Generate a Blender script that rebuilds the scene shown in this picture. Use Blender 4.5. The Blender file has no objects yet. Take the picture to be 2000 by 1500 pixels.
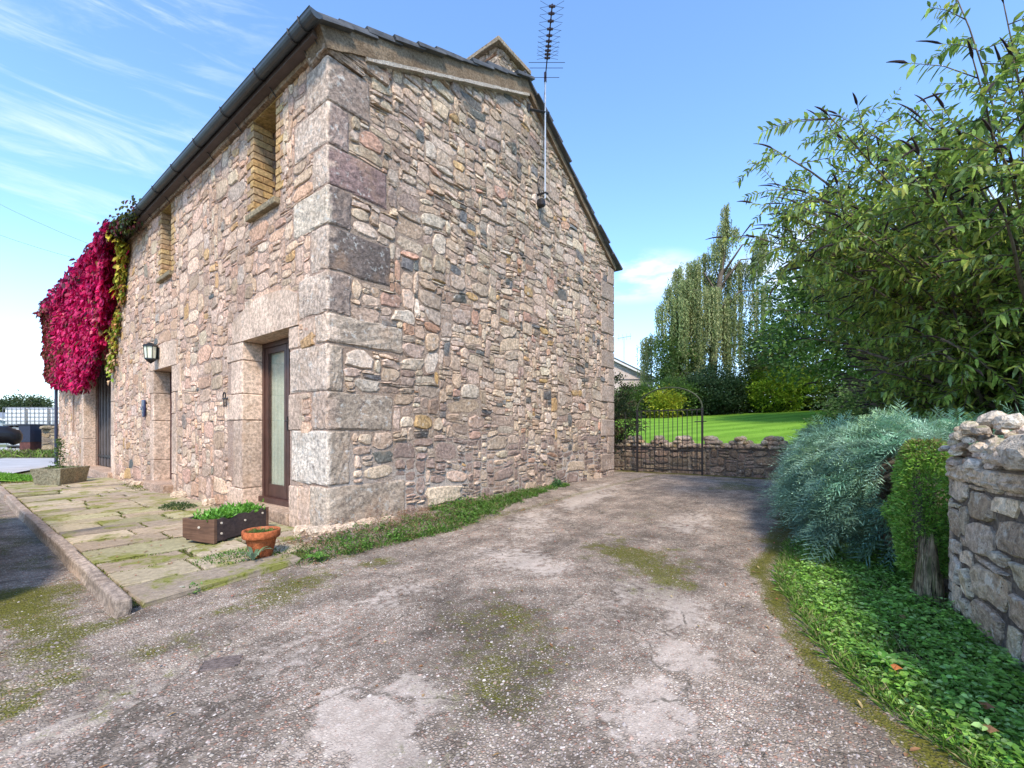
import bpy, bmesh, math, random
import numpy as np
from mathutils import Vector, Matrix
R = math.radians
S = bpy.context.scene
COL = S.collection

# ------------------------------------------------------------------ camera, light, exposure
CAM = Vector((-2.518, -4.419, 0.972))
FW = Vector((0.7896, 0.6135, 0)); RT = Vector((0.6135, -0.7896, 0))
cd = bpy.data.cameras.new('camera'); cam = bpy.data.objects.new('camera', cd); COL.objects.link(cam)
cam.location = CAM; cam.rotation_euler = (R(90), 0, math.atan2(-0.7896, 0.6135))
cd.sensor_width = 36; cd.lens = 870/2000*36; cd.shift_y = 0.0475; cd.clip_start = 0.05; cd.clip_end = 3000
S.camera = cam
S.render.engine = 'CYCLES'
S.cycles.max_bounces = 5; S.cycles.diffuse_bounces = 3; S.cycles.transparent_max_bounces = 6
S.view_settings.view_transform = 'Standard'; S.view_settings.look = 'None'
S.view_settings.gamma = 1; S.view_settings.exposure = 0.84
try: S.view_settings.use_curve_mapping = False
except Exception: pass
SUNV = Vector((-0.50, -0.45, 0.74)).normalized()
sl = bpy.data.lights.new('sun', 'SUN'); sl.energy = 2.9; sl.angle = R(9.0); sl.color = (1, 0.89, 0.73)
so = bpy.data.objects.new('sun', sl); COL.objects.link(so); so.rotation_euler = SUNV.to_track_quat('Z', 'Y').to_euler()

class NT:
    """tiny node-tree helper"""
    def __init__(s, nt): s.t = nt
    def n(s, typ, ins=None, **props):
        nd = s.t.nodes.new(typ)
        for k, v in props.items(): setattr(nd, k, v)
        for k, v in (ins or {}).items():
            sk = nd.inputs[k]
            if isinstance(v, bpy.types.NodeSocket): s.t.links.new(v, sk)
            else: sk.default_value = v
        return nd
    def noise(s, vec, scale, detail=4, rough=0.55, dist=0.0):
        return s.n('ShaderNodeTexNoise', {'Vector': vec, 'Scale': scale, 'Detail': detail, 'Roughness': rough, 'Distortion': dist}).outputs[0]
    def ramp(s, fac, lo, hi, a=0.0, b=1.0):
        return s.n('ShaderNodeMapRange', {'Value': fac, 'From Min': lo, 'From Max': hi, 'To Min': a, 'To Max': b}, interpolation_type='SMOOTHSTEP').outputs[0]
    def math(s, op, a, b=0.0, c=0.0, clamp=False):
        return s.n('ShaderNodeMath', {0: a, 1: b, 2: c}, operation=op, use_clamp=clamp).outputs[0]
    def mix(s, f, a, b, mode='MIX'):
        nd = s.t.nodes.new('ShaderNodeMix'); nd.data_type = 'RGBA'; nd.blend_type = mode
        for k, v in ((0, f), (6, a), (7, b)):
            sk = nd.inputs[k]
            if isinstance(v, bpy.types.NodeSocket): s.t.links.new(v, sk)
            else: sk.default_value = v if k == 0 else (tuple(v) + (1,))[:4]
        return nd.outputs[2]
    def scalec(s, colr, f):
        nd = s.n('ShaderNodeVectorMath', {0: colr}, operation='SCALE')
        if isinstance(f, bpy.types.NodeSocket): s.t.links.new(f, nd.inputs['Scale'])
        else: nd.inputs['Scale'].default_value = f
        return nd.outputs[0]

w = bpy.data.worlds.new('World'); S.world = w; w.use_nodes = True
nt = w.node_tree; nt.nodes.clear(); H = NT(nt)
sky = H.n('ShaderNodeTexSky'); sky.sky_type = 'NISHITA'; sky.sun_disc = False
sky.sun_elevation = math.asin(SUNV.z); sky.sun_rotation = math.atan2(SUNV.x, SUNV.y)
sky.air_density = 1.0; sky.dust_density = 0.35; sky.ozone_density = 2.2
tc = H.n('ShaderNodeTexCoord').outputs['Generated']
sep = H.n('ShaderNodeSeparateXYZ', {0: tc})
# sky direction in terms of azimuth and elevation for cirrus cloud
fwd = H.n('ShaderNodeVectorMath', {0: tc, 1: tuple(FW)}, operation='DOT_PRODUCT').outputs['Value']
rgt = H.n('ShaderNodeVectorMath', {0: tc, 1: tuple(RT)}, operation='DOT_PRODUCT').outputs['Value']
az = H.math('ARCTAN2', rgt, fwd); el = H.math('ARCSINE', sep.outputs[2])
comb = H.n('ShaderNodeCombineXYZ', {0: az, 1: el, 2: 0.0}).outputs[0]
mp = H.n('ShaderNodeMapping', {'Vector': comb, 'Rotation': (0, 0, R(24)), 'Scale': (1.6, 11.0, 1)}).outputs[0]
st = H.noise(mp, 2.0, 8, 0.62, 0.6)
st2 = H.noise(comb, 2.3, 3, 0.5)
def blob(a0, e0, ra, re):
    u_ = H.math('DIVIDE', H.math('SUBTRACT', az, a0), ra); v_ = H.math('DIVIDE', H.math('SUBTRACT', el, e0), re)
    d = H.math('ADD', H.math('MULTIPLY', u_, u_), H.math('MULTIPLY', v_, v_))
    return H.ramp(d, 0.0, 1.0, 1.0, 0.0)
leftm = H.math('ADD', blob(-0.80, 0.48, 0.36, 0.24), blob(-0.72, 0.80, 0.34, 0.34), clamp=True)
cir = H.math('MULTIPLY', H.ramp(st, 0.46, 0.80), leftm)
puff = H.math('MULTIPLY', H.ramp(H.noise(H.n('ShaderNodeMapping', {'Vector': comb, 'Scale': (3, 9, 1)}).outputs[0], 2.2, 6, 0.55), 0.36, 0.58),
              H.math('ADD', blob(0.27, 0.325, 0.17, 0.06), blob(0.66, 0.30, 0.3, 0.10), clamp=True))
low = H.math('MULTIPLY', H.ramp(el, 0.0, 0.36, 0.55, 0.0), H.ramp(st2, 0.3, 0.7, 0.5, 1.0))
cl = H.math('ADD', H.math('MULTIPLY', cir, 0.62), H.math('ADD', H.math('MULTIPLY', puff, 0.85), low), clamp=True)
tint = H.mix(1.0, sky.outputs[0], (1.42, 1.68, 1.92), 'MULTIPLY')
skc = H.mix(cl, tint, (5.6, 6.1, 6.7))
bg = H.n('ShaderNodeBackground', {'Color': skc, 'Strength': 0.125})
H.n('ShaderNodeOutputWorld', {'Surface': bg.outputs[0]})

# ------------------------------------------------------------------ generic helpers
rng = np.random.default_rng(7); random.seed(7)
def link_mesh(name, verts, faces, mat, parent=None, cols=None, smooth=False, centre=False, loops=None):
    me = bpy.data.meshes.new(name)
    verts = np.asarray(verts, dtype=np.float64).reshape(-1, 3)
    loc = Vector((0, 0, 0))
    if centre and len(verts):
        c = verts.mean(0); verts = verts - c; loc = Vector(c)
    if isinstance(faces, np.ndarray):
        k = faces.shape[1]; nf = len(faces)
        me.vertices.add(len(verts)); me.vertices.foreach_set('co', verts.astype(np.float32).ravel())
        me.loops.add(nf*k); me.loops.foreach_set('vertex_index', faces.astype(np.int32).ravel())
        me.polygons.add(nf); me.polygons.foreach_set('loop_start', np.arange(0, nf*k, k, dtype=np.int32))
        me.update(calc_edges=True)
    else:
        me.from_pydata([tuple(v) for v in verts], [], faces); me.update()
    if cols is not None:
        a = me.attributes.new('col', 'FLOAT_COLOR', 'POINT')
        c4 = np.ones((len(verts), 4), dtype=np.float32); c4[:, :3] = np.asarray(cols)
        a.data.foreach_set('color', c4.ravel())
    if smooth: me.polygons.foreach_set('use_smooth', [True]*len(me.polygons))
    me.materials.append(mat)
    o = bpy.data.objects.new(name, me); COL.objects.link(o)
    if parent is not None:
        o.parent = parent; loc = loc - parent_loc(parent)
        if not centre: loc = -parent_loc(parent)
    o.location = loc
    return o
def parent_loc(p):
    v = Vector((0, 0, 0))
    while p is not None:
        v = v + p.location; p = p.parent
    return v
def tag(o, label=None, cat=None, group=None, kind=None):
    if label: o['label'] = label
    if cat: o['category'] = cat
    if group: o['group'] = group
    if kind: o['kind'] = kind
    return o
def empty(name, loc, label, cat, group=None):
    o = bpy.data.objects.new(name, None); COL.objects.link(o); o.location = loc; o.empty_display_size = 0.1
    return tag(o, label, cat, group)
_tab = np.random.default_rng(99).random((256, 256))
def vn(x, y, s=0):
    x = np.asarray(x, float) + s*17.31; y = np.asarray(y, float) + s*9.73
    ix = np.floor(x).astype(int); iy = np.floor(y).astype(int); fx = x-ix; fy = y-iy
    fx = fx*fx*(3-2*fx); fy = fy*fy*(3-2*fy)
    g = lambda a, b: _tab[a & 255, b & 255]
    return (g(ix, iy)*(1-fx)+g(ix+1, iy)*fx)*(1-fy)+(g(ix, iy+1)*(1-fx)+g(ix+1, iy+1)*fx)*fy
def fbm(x, y, s=0, o=4):
    t = 0; a = 0.5; tot = 0
    for i in range(o):
        t = t+a*vn(np.asarray(x)*2**i, np.asarray(y)*2**i, s+i); tot += a; a *= 0.5
    return t/tot
class MB:
    """accumulates geometry for one mesh"""
    def __init__(s): s.v = []; s.f = []; s.c = []
    def add(s, verts, faces, col=None):
        b = len(s.v); s.v += [tuple(v) for v in verts]; s.f += [tuple(i+b for i in f) for f in faces]
        s.c += [col or (1, 1, 1)]*len(verts); return s
    def box(s, lo, hi, col=None):
        x0, y0, z0 = lo; x1, y1, z1 = hi
        return s.add([(x0,y0,z0),(x1,y0,z0),(x1,y1,z0),(x0,y1,z0),(x0,y0,z1),(x1,y0,z1),(x1,y1,z1),(x0,y1,z1)],
                     [(0,3,2,1),(4,5,6,7),(0,1,5,4),(1,2,6,5),(2,3,7,6),(3,0,4,7)], col)
    def tube(s, pts, rad, n=6, col=None, cap=True):
        pts = [Vector(p) for p in pts]
        if not hasattr(rad, '__len__'): rad = [rad]*len(pts)
        vs = []; fs = []
        for i, p in enumerate(pts):
            d = (pts[min(i+1, len(pts)-1)]-pts[max(i-1, 0)])
            d = d.normalized() if d.length > 1e-9 else Vector((0, 0, 1))
            a = d.cross(Vector((0, 0, 1)) if abs(d.z) < 0.9 else Vector((1, 0, 0))).normalized(); b = d.cross(a)
            for k in range(n):
                t = 2*math.pi*k/n; vs.append(p+(a*math.cos(t)+b*math.sin(t))*rad[i])
        for i in range(len(pts)-1):
            for k in range(n):
                fs.append((i*n+k, i*n+(k+1) % n, (i+1)*n+(k+1) % n, (i+1)*n+k))
        if cap:
            fs.append(tuple(range(n))[::-1]); fs.append(tuple((len(pts)-1)*n+k for k in range(n)))
        return s.add(vs, fs, col)
    def lathe(s, prof, c=(0, 0, 0), n=20, col=None):
        vs = []; fs = []
        for r, z in prof:
            for k in range(n):
                t = 2*math.pi*k/n; vs.append((c[0]+r*math.cos(t), c[1]+r*math.sin(t), c[2]+z))
        for i in range(len(prof)-1):
            for k in range(n): fs.append((i*n+k, i*n+(k+1) % n, (i+1)*n+(k+1) % n, (i+1)*n+k))
        return s.add(vs, fs, col)
    def build(s, name, mat, parent=None, smooth=False, centre=False):
        return link_mesh(name, s.v, s.f, mat, parent, s.c, smooth, centre)
def rbox(lo, hi, r, n=4, nz=0.0, seed=0):
    """rounded, slightly uneven block -> verts, faces"""
    ax = []
    for a in range(3):
        L = hi[a]-lo[a]; rr = min(r, L*0.45)
        ax.append([lo[a], lo[a]+rr]+[lo[a]+rr+(L-2*rr)*k/(n-2) for k in range(1, n-2)]+[hi[a]-rr, hi[a]])
    idx = {}; vs = []; fs = []
    rr = random.Random(seed)
    def vid(i, j, k):
        if (i, j, k) not in idx:
            p = [ax[0][i], ax[1][j], ax[2][k]]
            q = [min(max(p[a], lo[a]+min(r, (hi[a]-lo[a])*.45)), hi[a]-min(r, (hi[a]-lo[a])*.45)) for a in range(3)]
            d = Vector(p)-Vector(q)
            if d.length > 0: d = d.normalized()*min(r, d.length)
            v = Vector(q)+d+Vector((rr.uniform(-nz, nz), rr.uniform(-nz, nz), rr.uniform(-nz, nz)))
            idx[(i, j, k)] = len(vs); vs.append(tuple(v))
        return idx[(i, j, k)]
    m = len(ax[0])-1
    for i in range(m):
        for j in range(m):
            fs += [(vid(i,j,0), vid(i,j+1,0), vid(i+1,j+1,0), vid(i+1,j,0)), (vid(i,j,m), vid(i+1,j,m), vid(i+1,j+1,m), vid(i,j+1,m)),
                   (vid(i,0,j), vid(i+1,0,j), vid(i+1,0,j+1), vid(i,0,j+1)), (vid(i,m,j), vid(i,m,j+1), vid(i+1,m,j+1), vid(i+1,m,j)),
                   (vid(0,i,j), vid(0,i,j+1), vid(0,i+1,j+1), vid(0,i+1,j)), (vid(m,i,j), vid(m,i+1,j), vid(m,i+1,j+1), vid(m,i,j+1))]
    return vs, fs
def proj(p):
    d = Vector(p)-CAM; f = max(d.dot(FW), 0.05)
    return 1000+870*d.dot(RT)/f, 845-870*d.z/f, f
def C2W(X, Y, z=0.0):
    """metres right of / ahead of the standpoint -> world"""
    p = CAM+RT*X+FW*Y; return Vector((p.x, p.y, z))

# ------------------------------------------------------------------ materials
def newmat(name):
    m = bpy.data.materials.new(name); m.use_nodes = True; m.node_tree.nodes.clear(); return m, NT(m.node_tree)
def out(h, sh): h.n('ShaderNodeOutputMaterial', {'Surface': sh})
def bump(h, height, strength, dist=0.01):
    return h.n('ShaderNodeBump', {'Height': height, 'Strength': strength, 'Distance': dist}).outputs[0]
def simple(name, col, rough=0.6, metal=0.0, var=0.12, scale=12, bmp=0.15, bs=80, spec=0.4):
    m, h = newmat(name); pos = h.n('ShaderNodeNewGeometry').outputs['Position']
    c = h.scalec(h.n('ShaderNodeRGB').outputs[0], h.ramp(h.noise(pos, scale, 5), 0.25, 0.75, 1-var, 1+var))
    m.node_tree.nodes['RGB'].outputs[0].default_value = tuple(col)+(1,)
    p = h.n('ShaderNodeBsdfPrincipled', {'Base Color': c, 'Roughness': rough, 'Metallic': metal, 'Specular IOR Level': spec,
            'Normal': bump(h, h.noise(pos, bs, 4), bmp, 0.005)})
    out(h, p.outputs[0]); return m
def stone_mat(name, lich=0.5, dark=0.5, lc=(.60,.575,.52), dc=(.10,.085,.08), bs=1.0, moss=0.0):
    m, h = newmat(name); pos = h.n('ShaderNodeNewGeometry').outputs['Position']
    at = h.n('ShaderNodeAttribute', attribute_name='col').outputs['Color']
    big = h.noise(pos, 7, 3, 0.62); mid = h.noise(pos, 26, 4, 0.6); fine = h.noise(pos, 110, 2, 0.65)
    c = h.scalec(at, h.ramp(mid, 0.30, 0.70, 0.62, 1.32))
    c = h.scalec(c, h.ramp(fine, 0.3, 0.7, 0.80, 1.18))
    c = h.mix(1.0, c, (1.10, 1.0, .88), 'MULTIPLY'); c = h.scalec(c, h.ramp(h.noise(pos, 1.1, 4, .6), .35, .65, .80, 1.14))
    # rusty / pinkish tint drifting through the faces
    c = h.mix(h.ramp(h.noise(pos, 3.1, 3, 0.6), 0.5, 0.72, 0, 0.38), c, (.46, .29, .18))
    spk = h.math('MULTIPLY', h.ramp(h.noise(pos, 14, 4, 0.72), 0.66-0.14*dark, 0.80-0.16*dark), h.ramp(fine, 0.35, 0.6, 0.35, 1.0))
    c = h.mix(h.math('MULTIPLY', spk, min(1, 0.25+dark*0.6)), c, dc)
    lk = h.math('MULTIPLY', h.ramp(h.noise(pos, 11.3, 5, 0.75), 0.66-0.14*lich, 0.72-0.10*lich), h.ramp(big, 0.3, 0.62, 0.3, 1.0))
    c = h.mix(h.math('MULTIPLY', lk, 0.35+0.5*lich), c, lc)
    # small pits
    pit = h.n('ShaderNodeTexVoronoi', {'Vector': pos, 'Scale': 34.0, 'Randomness': 1.0})
    pm = h.math('MULTIPLY', h.ramp(pit.outputs['Distance'], 0.10, 0.22, 1, 0), h.ramp(mid, 0.52, 0.6))
    c = h.mix(h.math('MULTIPLY', pm, 0.7), c, (.13, .09, .07))
    if moss:
        z = h.n('ShaderNodeSeparateXYZ', {0: pos}).outputs[2]
        nz = h.n('ShaderNodeSeparateXYZ', {0: h.n('ShaderNodeNewGeometry').outputs['Normal']}).outputs[2]
        mk = h.math('MULTIPLY', h.ramp(h.noise(pos, 5, 6, 0.7), 0.48, 0.6), h.ramp(nz, 0.3, 0.9))
        c = h.mix(h.math('MULTIPLY', mk, moss), c, (.13, .14, .03))
    hgt = h.math('ADD', h.math('MULTIPLY', mid, 1.0), h.math('ADD', h.math('MULTIPLY', fine, 0.35), h.math('MULTIPLY', pm, -0.5)))
    p = h.n('ShaderNodeBsdfPrincipled', {'Base Color': c, 'Roughness': 0.92, 'Specular IOR Level': 0.15, 'Normal': bump(h, hgt, 0.85*bs, 0.02)})
    out(h, p.outputs[0]); return m
def mortar_mat(name, a, b, zpale=None):
    m, h = newmat(name); pos = h.n('ShaderNodeNewGeometry').outputs['Position']
    n1 = h.noise(pos, 4, 6, 0.6); n2 = h.noise(pos, 45, 6, 0.65); n3 = h.noise(pos, 160, 3, 0.6)
    c = h.mix(h.ramp(n1, 0.35, 0.65), a, b)
    if zpale is not None:
        # lime repointing low on the wall
        z = h.n('ShaderNodeSeparateXYZ', {0: pos}).outputs[2]
        f = h.math('MULTIPLY', h.ramp(h.math('ADD', z, h.math('MULTIPLY', n1, 1.2)), 0.9, 1.9, 1, 0), h.ramp(h.noise(pos, 1.7, 4), 0.4, 0.55, 0.2, 1))
        c = h.mix(f, c, zpale)
    c = h.scalec(c, h.ramp(n2, 0.3, 0.7, 0.65, 1.25))
    hgt = h.math('ADD', n2, h.math('MULTIPLY', n3, 0.4))
    p = h.n('ShaderNodeBsdfPrincipled', {'Base Color': c, 'Roughness': 0.97, 'Specular IOR Level': 0.1, 'Normal': bump(h, hgt, 1.0, 0.03)})
    out(h, p.outputs[0]); return m
def leaf_mat(name, trans=0.35, rough=0.5, var=0.25):
    m, h = newmat(name); pos = h.n('ShaderNodeNewGeometry').outputs['Position']
    at = h.n('ShaderNodeAttribute', attribute_name='col').outputs['Color']
    c = h.scalec(at, h.ramp(h.noise(pos, 30, 3), 0.3, 0.7, 1-var, 1+var))
    p = h.n('ShaderNodeBsdfPrincipled', {'Base Color': c, 'Roughness': rough, 'Specular IOR Level': 0.25})
    t = h.n('ShaderNodeBsdfTranslucent', {'Color': h.scalec(c, 1.3)})
    out(h, h.n('ShaderNodeMixShader', {0: trans, 1: p.outputs[0], 2: t.outputs[0]}).outputs[0]); return m
def wood_mat(name, a, b, axis_scale=(30, 30, 3), rough=0.7):
    m, h = newmat(name); pos = h.n('ShaderNodeNewGeometry').outputs['Position']
    mp = h.n('ShaderNodeMapping', {'Vector': pos, 'Scale': axis_scale}).outputs[0]
    g = h.noise(mp, 1.0, 7, 0.65, 0.5)
    c = h.mix(h.ramp(g, 0.3, 0.7), a, b); c = h.scalec(c, h.ramp(h.noise(pos, 7, 4), 0.3, 0.7, 0.8, 1.2))
    out(h, h.n('ShaderNodeBsdfPrincipled', {'Base Color': c, 'Roughness': rough, 'Normal': bump(h, g, 0.5, 0.006)}).outputs[0]); return m
def vcol_mat(name, rough=0.9, bs=60, bst=0.6, var=0.25):
    m, h = newmat(name); pos = h.n('ShaderNodeNewGeometry').outputs['Position']
    at = h.n('ShaderNodeAttribute', attribute_name='col').outputs['Color']
    c = h.scalec(at, h.ramp(h.noise(pos, bs*0.6, 5, 0.6), 0.3, 0.7, 1-var, 1+var))
    out(h, h.n('ShaderNodeBsdfPrincipled', {'Base Color': c, 'Roughness': rough, 'Specular IOR Level': 0.2, 'Normal': bump(h, h.noise(pos, bs, 5), bst, 0.01)}).outputs[0]); return m

M = {}
M['front'] = stone_mat('front_rubble_stone', 0.18, 0.14, lc=(.66,.58,.50), dc=(.24,.16,.12))
M['gable'] = stone_mat('gable_rubble_stone', 0.62, 0.62, lc=(.58,.54,.48))
M['quoin'] = stone_mat('quoin_stone', 0.75, 0.80, lc=(.60,.575,.52), dc=(.075,.06,.06))
M['dress'] = stone_mat('dressed_stone', 0.45, 0.10, lc=(.62,.56,.49), bs=0.5)
M['garden'] = stone_mat('garden_wall_stone', 0.55, 0.55, lc=(.56,.52,.46), dc=(.07,.06,.06), bs=1.2, moss=0.6)
M['mortar_f'] = mortar_mat('front_mortar', (.47,.32,.24), (.53,.39,.31))
M['mortar_g'] = mortar_mat('gable_mortar', (.37,.265,.20), (.43,.33,.255), zpale=(.52,.45,.39))
M['nearwall'] = stone_mat('near_wall_stone', 0.95, 0.55, lc=(.66,.60,.50), dc=(.13,.10,.09), bs=1.3)
M['mortar_w'] = mortar_mat('wall_mortar', (.17,.14,.12), (.27,.225,.18))
M['brick'] = stone_mat('ochre_brick', 0.05, 0.15, lc=(.5,.4,.2), dc=(.16,.1,.05), bs=0.5)
M['slate'] = simple('roof_slate', (.085,.085,.09), 0.7, var=0.35, scale=6, bmp=0.6, bs=30)
M['verge'] = mortar_mat('verge_mortar', (.22,.155,.10), (.31,.23,.155))
M['lime'] = mortar_mat('lime_strip', (.50,.42,.34), (.60,.53,.45))
M['gutter'] = simple('gutter_plastic', (.055,.065,.075), 0.42, bmp=0.05)
M['iron'] = simple('black_iron', (.022,.018,.018), 0.55, bmp=0.3)
M['metal'] = simple('galvanised_steel', (.50,.50,.50), 0.45, 0.6)
M['dark_metal'] = simple('aerial_metal', (.05,.04,.055), 0.5, 0.3)
M['brownpaint'] = wood_mat('brown_stained_joinery', (.060,.026,.020), (.085,.038,.028), (40, 40, 3), 0.45)
M['barnwood'] = wood_mat('weathered_barn_boards', (.055,.042,.038), (.13,.105,.095), (60, 60, 2.5), 0.8)
M['planterwood'] = wood_mat('planter_wood', (.10,.050,.030), (.17,.09,.055), (5, 5, 60), 0.75)
M['planterdark'] = wood_mat('planter_dark_wood', (.035,.022,.022), (.075,.05,.045), (5, 40, 40), 0.75)
M['leaf'] = leaf_mat('leaf'); M['leaf_near'] = leaf_mat('leaf_near', 0.3, 0.45, 0.3)
M['red_leaf'] = leaf_mat('creeper_leaf', 0.3, 0.5, 0.3)
M['juniper'] = leaf_mat('juniper_needles', 0.15, 0.7, 0.25)
M['bark'] = wood_mat('bark', (.075,.055,.04), (.16,.125,.09), (30, 30, 5), 0.95)
M['terracotta'] = stone_mat('terracotta', 0.10, 0.12, lc=(.6,.42,.3), dc=(.22,.09,.05), bs=0.25)
M['vcol'] = vcol_mat('painted_parts'); M['soil'] = mortar_mat('soil', (.055,.04,.028), (.11,.08,.05))
M['trough'] = stone_mat('trough_stone', 0.35, 0.5, lc=(.40,.40,.33), dc=(.08,.09,.05))
M['flag'] = None
M['white'] = simple('white_plastic', (.68,.68,.68), 0.5, var=0.06)
M['render'] = mortar_mat('pale_render', (.56,.46,.42), (.62,.52,.48))
m, h = newmat('window_glass')
lw = h.n('ShaderNodeLayerWeight', {'Blend': 0.5}).outputs['Facing']
out(h, h.n('ShaderNodeMixShader', {0: h.math('ADD', h.math('MULTIPLY', h.math('POWER', lw, 4.0), 0.7), 0.05), 1: h.n('ShaderNodeBsdfTransparent', {'Color': (.95, .97, .95, 1)}).outputs[0],
       2: h.n('ShaderNodeBsdfGlossy', {'Roughness': 0.03}).outputs[0]}).outputs[0]); M['glass'] = m
M['curtain'] = simple('pale_curtain', (.48,.49,.40), 0.9, var=0.12, scale=3, bmp=0.2, bs=6)
M['darkroom'] = simple('dark_interior', (.03,.028,.025), 0.9)

# ------------------------------------------------------------------ terrain height
def zg(x, y):
    x = np.asarray(x, float); y = np.asarray(y, float)
    t = np.clip(x/7.0, 0, 1); t = t*t*(3-2*t)
    z = -0.13*(1-t)
    bank = np.clip(1+y/0.75, 0, 1)*np.clip((x+0.55)/0.5, 0, 1)*np.clip((5.5-x)/2.5, 0, 1)*(y <= 0.01)
    return z+0.11*bank
# right-hand drive edge  (x -> y)
EX = [-6.0, -0.9, -0.43, -0.24, 0.285, 1.38, 4.44, 7.16, 8.3]; EY = [-6.5, -4.95, -4.72, -4.535, -4.26, -3.94, -3.86, -3.48, -3.40]
def edge_y(x): return np.interp(x, EX, EY)
def wall_y(x): return np.interp(x, [-3, 0.395, 1.14, 8.35], [-5.5, -4.99, -4.88, -3.62])

# drive: one relief grid carrying colour masks (moss, old concrete skim, darker patches)
gx = np.arange(-6.6, 8.31, 0.045); gy = np.arange(-8.0, 8.6, 0.045)
GX, GY = np.meshgrid(gx, gy, indexing='ij')
def ell(cx, cy, rx, ry, a=0.0):
    c, s_ = math.cos(a), math.sin(a); dx = GX-cx; dy = GY-cy
    d = np.sqrt(((dx*c+dy*s_)/rx)**2+((-dx*s_+dy*c)/ry)**2)
    d = d+(fbm(GX*1.9, GY*1.9, 3, 2)-0.5)*1.5+(fbm(GX*6.5, GY*6.5, 13)-0.5)*1.5
    return np.clip((1.5-d)*.75, 0, 1)
ey = edge_y(GX)
wob = (fbm(GX*2.2, GY*2.2, 8)-0.5)*0.55
moss = np.maximum.reduce([np.clip(1.0-np.abs(GY-(ey+0.10)+wob*0.45)/(0.10+.18*fbm(GX*3, GY*3, 21)), 0, 1)*(.7+1.5*fbm(GX*5, GY*5, 22))*np.clip((7-GX)/2, 0.5, 1),
    1.1*ell(1.25, -2.7, 0.75, 0.42, 0.9), 0.62*ell(-0.75, -2.95, 1.1, 0.55, 0.7), .5*ell(-0.1, -2.45, .6, .3, .6), .8*ell(-0.95, -3.1, .22, .12, .4), .8*ell(-0.4, -2.8, .25, .10, .9), 0.5*ell(0.5, -3.3, 0.3, 0.3), 0.5*ell(3.2, -2.2, 1.0, 0.4, 0.3),
    0.85*ell(-1.0, -1.25, 1.35, 0.42, 0.25), 1.3*ell(-2.2, -0.6, 0.42, 1.2, 0.1), 0.75*ell(-2.15, 1.8, 0.35, 2.0), 0.8*ell(-2.2, 5, 0.4, 2.5), 0.55*ell(-2.9, -1.6, 0.6, 0.5),
    0.35*ell(-2.0, -2.7, 0.4, 0.3), 0.75*ell(6.5, -2.6, 1.3, 0.5, 0.2), np.clip(1-np.abs(GX-8.15)/0.35, 0, 1)*1.3*(GY < 0.5), np.clip(1-np.abs(GY+0.75)/0.3, 0, 1)*(GX > -0.3)*0.7])
conc = np.maximum.reduce([ell(-1.5, -2.95, 0.34, 0.26, 0.6), ell(0.05, -3.62, 0.42, 0.22, 0.2), 0.9*ell(-0.86, -3.80, 0.30, 0.22), 0.7*ell(0.5, -2.45, 0.32, 0.5, 0.4),
    0.45*ell(-2.6, -2.6, 1.1, 0.5, 0.5), 0.5*ell(-0.6, -1.9, 1.0, 0.35, 0.3), 0.5*ell(0.3, -3.2, 0.6, 0.35), 0.6*ell(0.9, -1.85, 0.8, 0.35, 0.35), 0.7*ell(3.6, -1.0, 2.3, 0.35, 0.17), 0.45*ell(-1.15, -2.1, 0.5, 0.2, 0.3), 0.5*ell(-2.1, -2.0, 0.45, 0.16, 0.4), 0.5*ell(3.0, -2.9, 1.2, 0.4, 0.2)])
dark = np.maximum.reduce([0.9*ell(-2.9, 0.5, 0.75, 1.7), 0.85*ell(-0.6, -2.75, 0.95, 0.5, .6), .7*ell(1.3, -2.7, .9, .55, .9), 0.55*ell(-1.6, -1.0, 1.2, 0.35, 0.2), 0.5*ell(1.6, -3.3, 0.8, 0.4), 0.55*ell(-0.1, -3.05, 0.3, 0.25), 0.4*ell(2.8, -3.2, 1.6, 0.4)])
dz = (fbm(GX*1.4, GY*1.4, 5)-0.5)*0.03+(fbm(GX*9, GY*9, 6)-0.5)*0.007*(1-np.clip(conc, 0, 1))
GZ = zg(GX, GY)+dz
nx, ny = GX.shape
ii = (np.arange(nx-1)[:, None]*ny+np.arange(ny-1)[None, :]).ravel()
F = np.stack([ii, ii+ny, ii+ny+1, ii+1], 1)
m, h = newmat('tar_and_chippings'); pos = h.n('ShaderNodeNewGeometry').outputs['Position']
at = h.n('ShaderNodeSeparateColor', {0: h.n('ShaderNodeAttribute', attribute_name='col').outputs['Color']})
vo = h.n('ShaderNodeTexVoronoi', {'Vector': pos, 'Scale': 74.0, 'Randomness': 1.0})
ve = h.n('ShaderNodeTexVoronoi', {'Vector': pos, 'Scale': 74.0, 'Randomness': 1.0}, feature='DISTANCE_TO_EDGE')
rnd = h.n('ShaderNodeSeparateColor', {0: vo.outputs['Color']})
n1 = h.noise(pos, 2.2, 4, 0.6); n2 = h.noise(pos, 16, 5, 0.65); n3 = h.noise(pos, 90, 3, 0.6)
chip = h.mix(h.ramp(rnd.outputs[0], 0.1, 0.95), (.25,.20,.17), (.45,.375,.335))
chip = h.mix(h.ramp(rnd.outputs[1], 0.90, 0.95), chip, (.56,.50,.45))
chip = h.mix(h.ramp(rnd.outputs[2], 0.82, 0.9), chip, (.35,.20,.155))
tar = h.mix(h.ramp(n2, 0.35, 0.65), (.13,.105,.09), (.26,.215,.185))
cover = h.math('MULTIPLY', h.ramp(ve.outputs['Distance'], 0.03, 0.16), h.ramp(h.math('ADD', rnd.outputs[1], h.math('MULTIPLY', n1, 0.9)), 0.35, 0.8), clamp=True)
c = h.mix(cover, tar, chip)
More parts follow.
